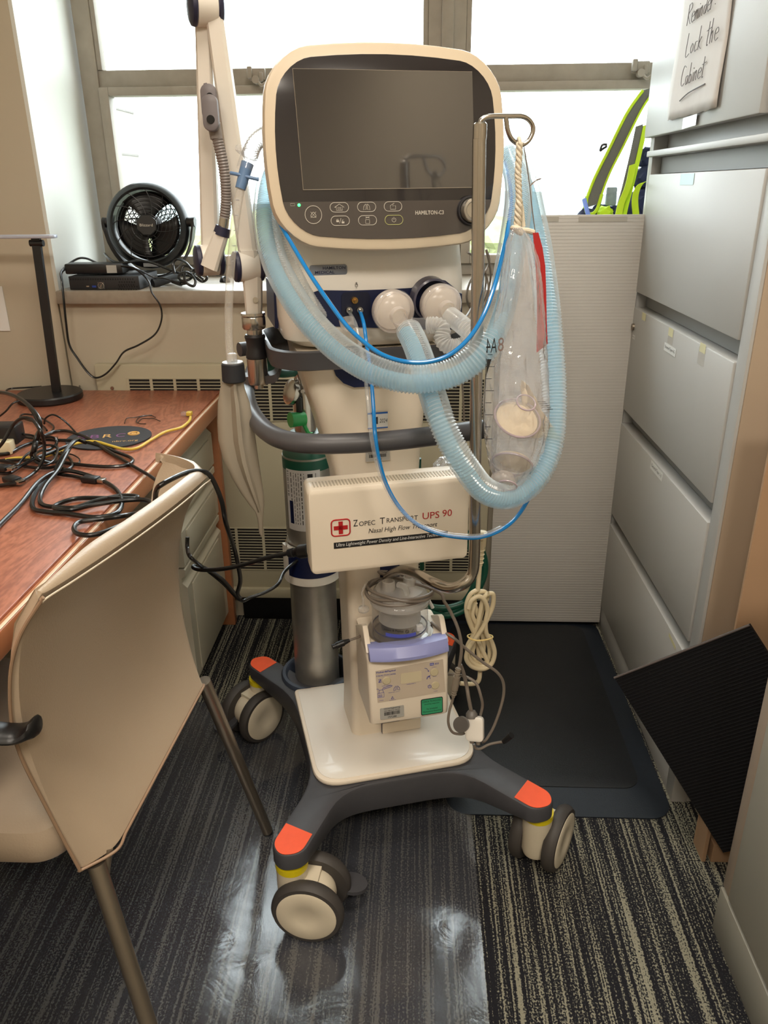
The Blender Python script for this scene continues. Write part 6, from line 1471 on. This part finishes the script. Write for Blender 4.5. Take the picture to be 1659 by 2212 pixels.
tag(obj('blue_clip', B(TM).box(.098, .112, -.10, -.08, .365, .382, .002).box(.090, .112, -.10, -.08, .355, .362, .001), mat('cyan_plastic', (34, 160, 196), .4)), 'small cyan plastic clip behind the right side of the humidifier', 'clip')
# ================================================================ oxygen cylinder
t = troot('gas_cylinder', 'scuffed steel gas cylinder with green shoulder standing in the trolley cup', 'gas cylinder', cx_, cy_, .155)
O = (cx_, cy_, 0)
obj('cylinder_body', B(TM).lathe([(.042, .155), (.050, .160), (.052, .172), (.052, .740), (.0518, .745)], O, seg=56), M_steel2, t)
obj('green_shoulder', B(TM).lathe([(.0523, .718), (.0525, .738), (.050, .752), (.042, .768), (.034, .778), (.0325, .792), (.022, .794)], O, seg=56), M_green, t)
obj('valve_body', B(TM).lathe([(.0225, .792), (.0225, .870), (.018, .885), (.018, .925), (.014, .928), (.014, .945)], O, seg=32), M_steel, t)
obj('valve_cap', B(TM).cyl((cx_, cy_, .945), (cx_, cy_, .965), .012, .012, 20), M_black, t)
gp = L(645, 905, Y=cy_-.035)
k = B(TM).cyl((gp.x+.012, gp.y, gp.z), (gp.x-.018, gp.y-.01, gp.z+.002), .0135, .0155, 28)
obj('green_port_cap', k, M_greencap, t)
obj('cap_tether', B(TM).tube([(gp.x+.010, gp.y, gp.z-.012), (gp.x+.018, gp.y-.002, gp.z-.03), (gp.x+.026, gp.y, gp.z-.034)], .004, 10), M_greencap, t)
obj('regulator_dial', B(TM).lathe([(0, 0), (.026, 0), (.027, .003), (.026, .010), (.018, .014), (0, .016)], (gp.x-.005, gp.y+.020, gp.z+.05), (-.85, -.3, .3), 36), M_steel, t)
obj('regulator_screws', B(TM).cyl((gp.x+.010, gp.y-.002, gp.z+.058), (gp.x+.010, gp.y-.008, gp.z+.058), .004, .004, 14).cyl((gp.x+.020, gp.y-.002, gp.z+.052), (gp.x+.020, gp.y-.008, gp.z+.052), .004, .004, 14), M_steel, t)
obj('black_lever', B(TM).box(gp.x-.004, gp.x+.008, gp.y-.006, gp.y+.004, gp.z+.012, gp.z+.045, .003), M_black, t)
obj('fill_port', B(TM).torus((cx_+.004, cy_-.0205, .862), (0, 1, 0), .005, .0016, 20, 8), M_steel, t)
obj('toggle_pipe', B(TM).tube([(cx_-.006, cy_-.022, .895), (cx_-.012, cy_-.026, .925), (cx_-.032, cy_-.03, .955), (cx_-.055, cy_-.03, .985)], .0065, 12), M_steel, t)
# label wrap
def wrap(a0, a1, z0, z1, r, m, name, par, n=14):
    k = B(TM); k.grid([[(cx_+r*math.cos(a0+(a1-a0)*i/n), cy_+r*math.sin(a0+(a1-a0)*i/n), z) for i in range(n+1)] for z in (z0, z1)])
    return obj(name, k, m, par)
R = math.radians
lbw = wrap(R(205), R(292), .585, .722, .0526, mat('cylinder_label', (202, 200, 200), .45, var=.04), 'hazard_label', t)
wrap(R(213), R(224), .60, .652, .0529, M_navy, 'label_band', lbw, 4); wrap(R(262), R(274), .66, .715, .0529, M_ink, 'label_band', lbw, 4)
kk = B(TM)
rn = random.Random(9)
for i in range(26):
    z = .662+i*.0022
    a0, a1 = R(208), R(214)
    if rn.random() < .7: kk.grid([[(cx_+.0529*math.cos(a), cy_+.0529*math.sin(a), zz_) for a in (a0, (a0+a1)/2, a1)] for zz_ in (z, z+.0011)])
for col_, wdeg in ((220, 2), (228, 1.2), (234, 1.4), (240, 1.2), (246, 2), (253, 1.2), (280, 1.4)):
    z = .60
    while z < .714:
        ln = rn.uniform(.004, .012)
        kk.grid([[(cx_+.0529*math.cos(a), cy_+.0529*math.sin(a), zz_) for a in (R(col_), R(col_+wdeg))] for zz_ in (z, min(.716, z+ln))]); z += ln+.003
obj('label_print', kk, M_ink, lbw, flat=True)
# strap bracket around the cylinder (on trolley)
k = B(TM); rin, rout = .0545, .064
def arcpts(r, z, a0=185, a1=355, n=20): return [(cx_+r*math.cos(R(a0+(a1-a0)*i/n)), cy_+r*math.sin(R(a0+(a1-a0)*i/n)), z) for i in range(n+1)]
k.loft([[p, q_, (q_[0], q_[1], .545), (p[0], p[1], .545)] for p, q_ in zip(arcpts(rin, .458), arcpts(rout, .458))])
cb = obj('cylinder_bracket', k, M_white2, tr)
k = B(TM); k.loft([[p, q_, (q_[0], q_[1], .538), (p[0], p[1], .538)] for p, q_ in zip(arcpts(rout, .478, 212, 355), arcpts(rout+.0012, .478, 212, 355))])
obj('navy_band', k, M_navy, cb)
tag(obj('crumpled_wrap', B(TM).grid([[(cx_-.055-.012*math.sin(j*1.7)*.4, cy_-.04+.010*i+.004*math.sin(i*2+j), .47+.016*j) for i in range(4)] for j in range(7)]), M_bag), 'scrap of crumpled clear plastic film beside the gas cylinder', 'plastic film')
tag(obj('green_hose', B().tube([T(-.15, .14, .975), T(-.185, .12, .99), T(-.19, .10, .965), T(-.165, .12, .935), T(-.13, .16, .925)], .010, 14), M_green), 'dark green hose passing behind the arm bracket above the gas cylinder', 'hose')
# green oxygen hose coiled behind the column
k = B()
gc = []
for i in range(40):
    a = i*math.tau/13+.5; R_ = .085+.010*math.sin(i*.8); gc.append(LW(958, 1235, Y=.11)+Tx*R_*math.cos(a)+V((0, 0, R_*math.sin(a)*1.15))+Ty*(.015*math.sin(i*.47)))
k.tube(gc, .0075, 12, n=6)
tag(obj('oxygen_hose', k, M_green), 'dark green hose coiled behind the battery box and drip pole', 'hose')
tag(obj('oxygen_hose', B().tube([LW(905, 990, Y=.10), LW(905, 1050, Y=.11), LW(908, 1130, Y=.11), LW(912, 1230, Y=.10)], .0050, 12), M_green), 'dark green hose running straight down behind the column', 'hose')
# grey cable behind the machine on the right
gw = hp([(1010, 545, 1.5), (1030, 560, 1.55), (1048, 590, 1.6), (1055, 625, 1.6), (1045, 660, 1.6), (1020, 670, 1.58), (1008, 640, 1.56), (1020, 600, 1.56), (1045, 590, 1.58), (1057, 565, 1.6), (1050, 540, 1.58), (1060, 590, 1.6), (1050, 640, 1.62), (1015, 690, 1.6), (995, 740, 1.6), (1000, 850, 1.6), (1005, 960, 1.6)])
tag(obj('signal_cable', B().tube(gw, .0022, 8, n=6), M_gray_cord), 'thin grey cable looping behind the right side of the ventilator', 'cable')
gw = hp([(990, 700, 1.42), (1010, 680, 1.5), (1028, 650, 1.55), (1046, 630, 1.6), (1050, 600, 1.62)])
tag(obj('signal_cable', B().tube(gw, .0022, 8, n=6), M_gray_cord), 'thin grey cable leaving the right rear of the ventilator', 'cable')
pbq = LW(960, 1010, Y=.04)
kk = B(); blob(kk, pbq, .022, .9, 3, .35, 30)
tag(obj('bagged_part', kk, M_bag), 'small clear crumpled bag behind the top right of the battery box', 'bag')
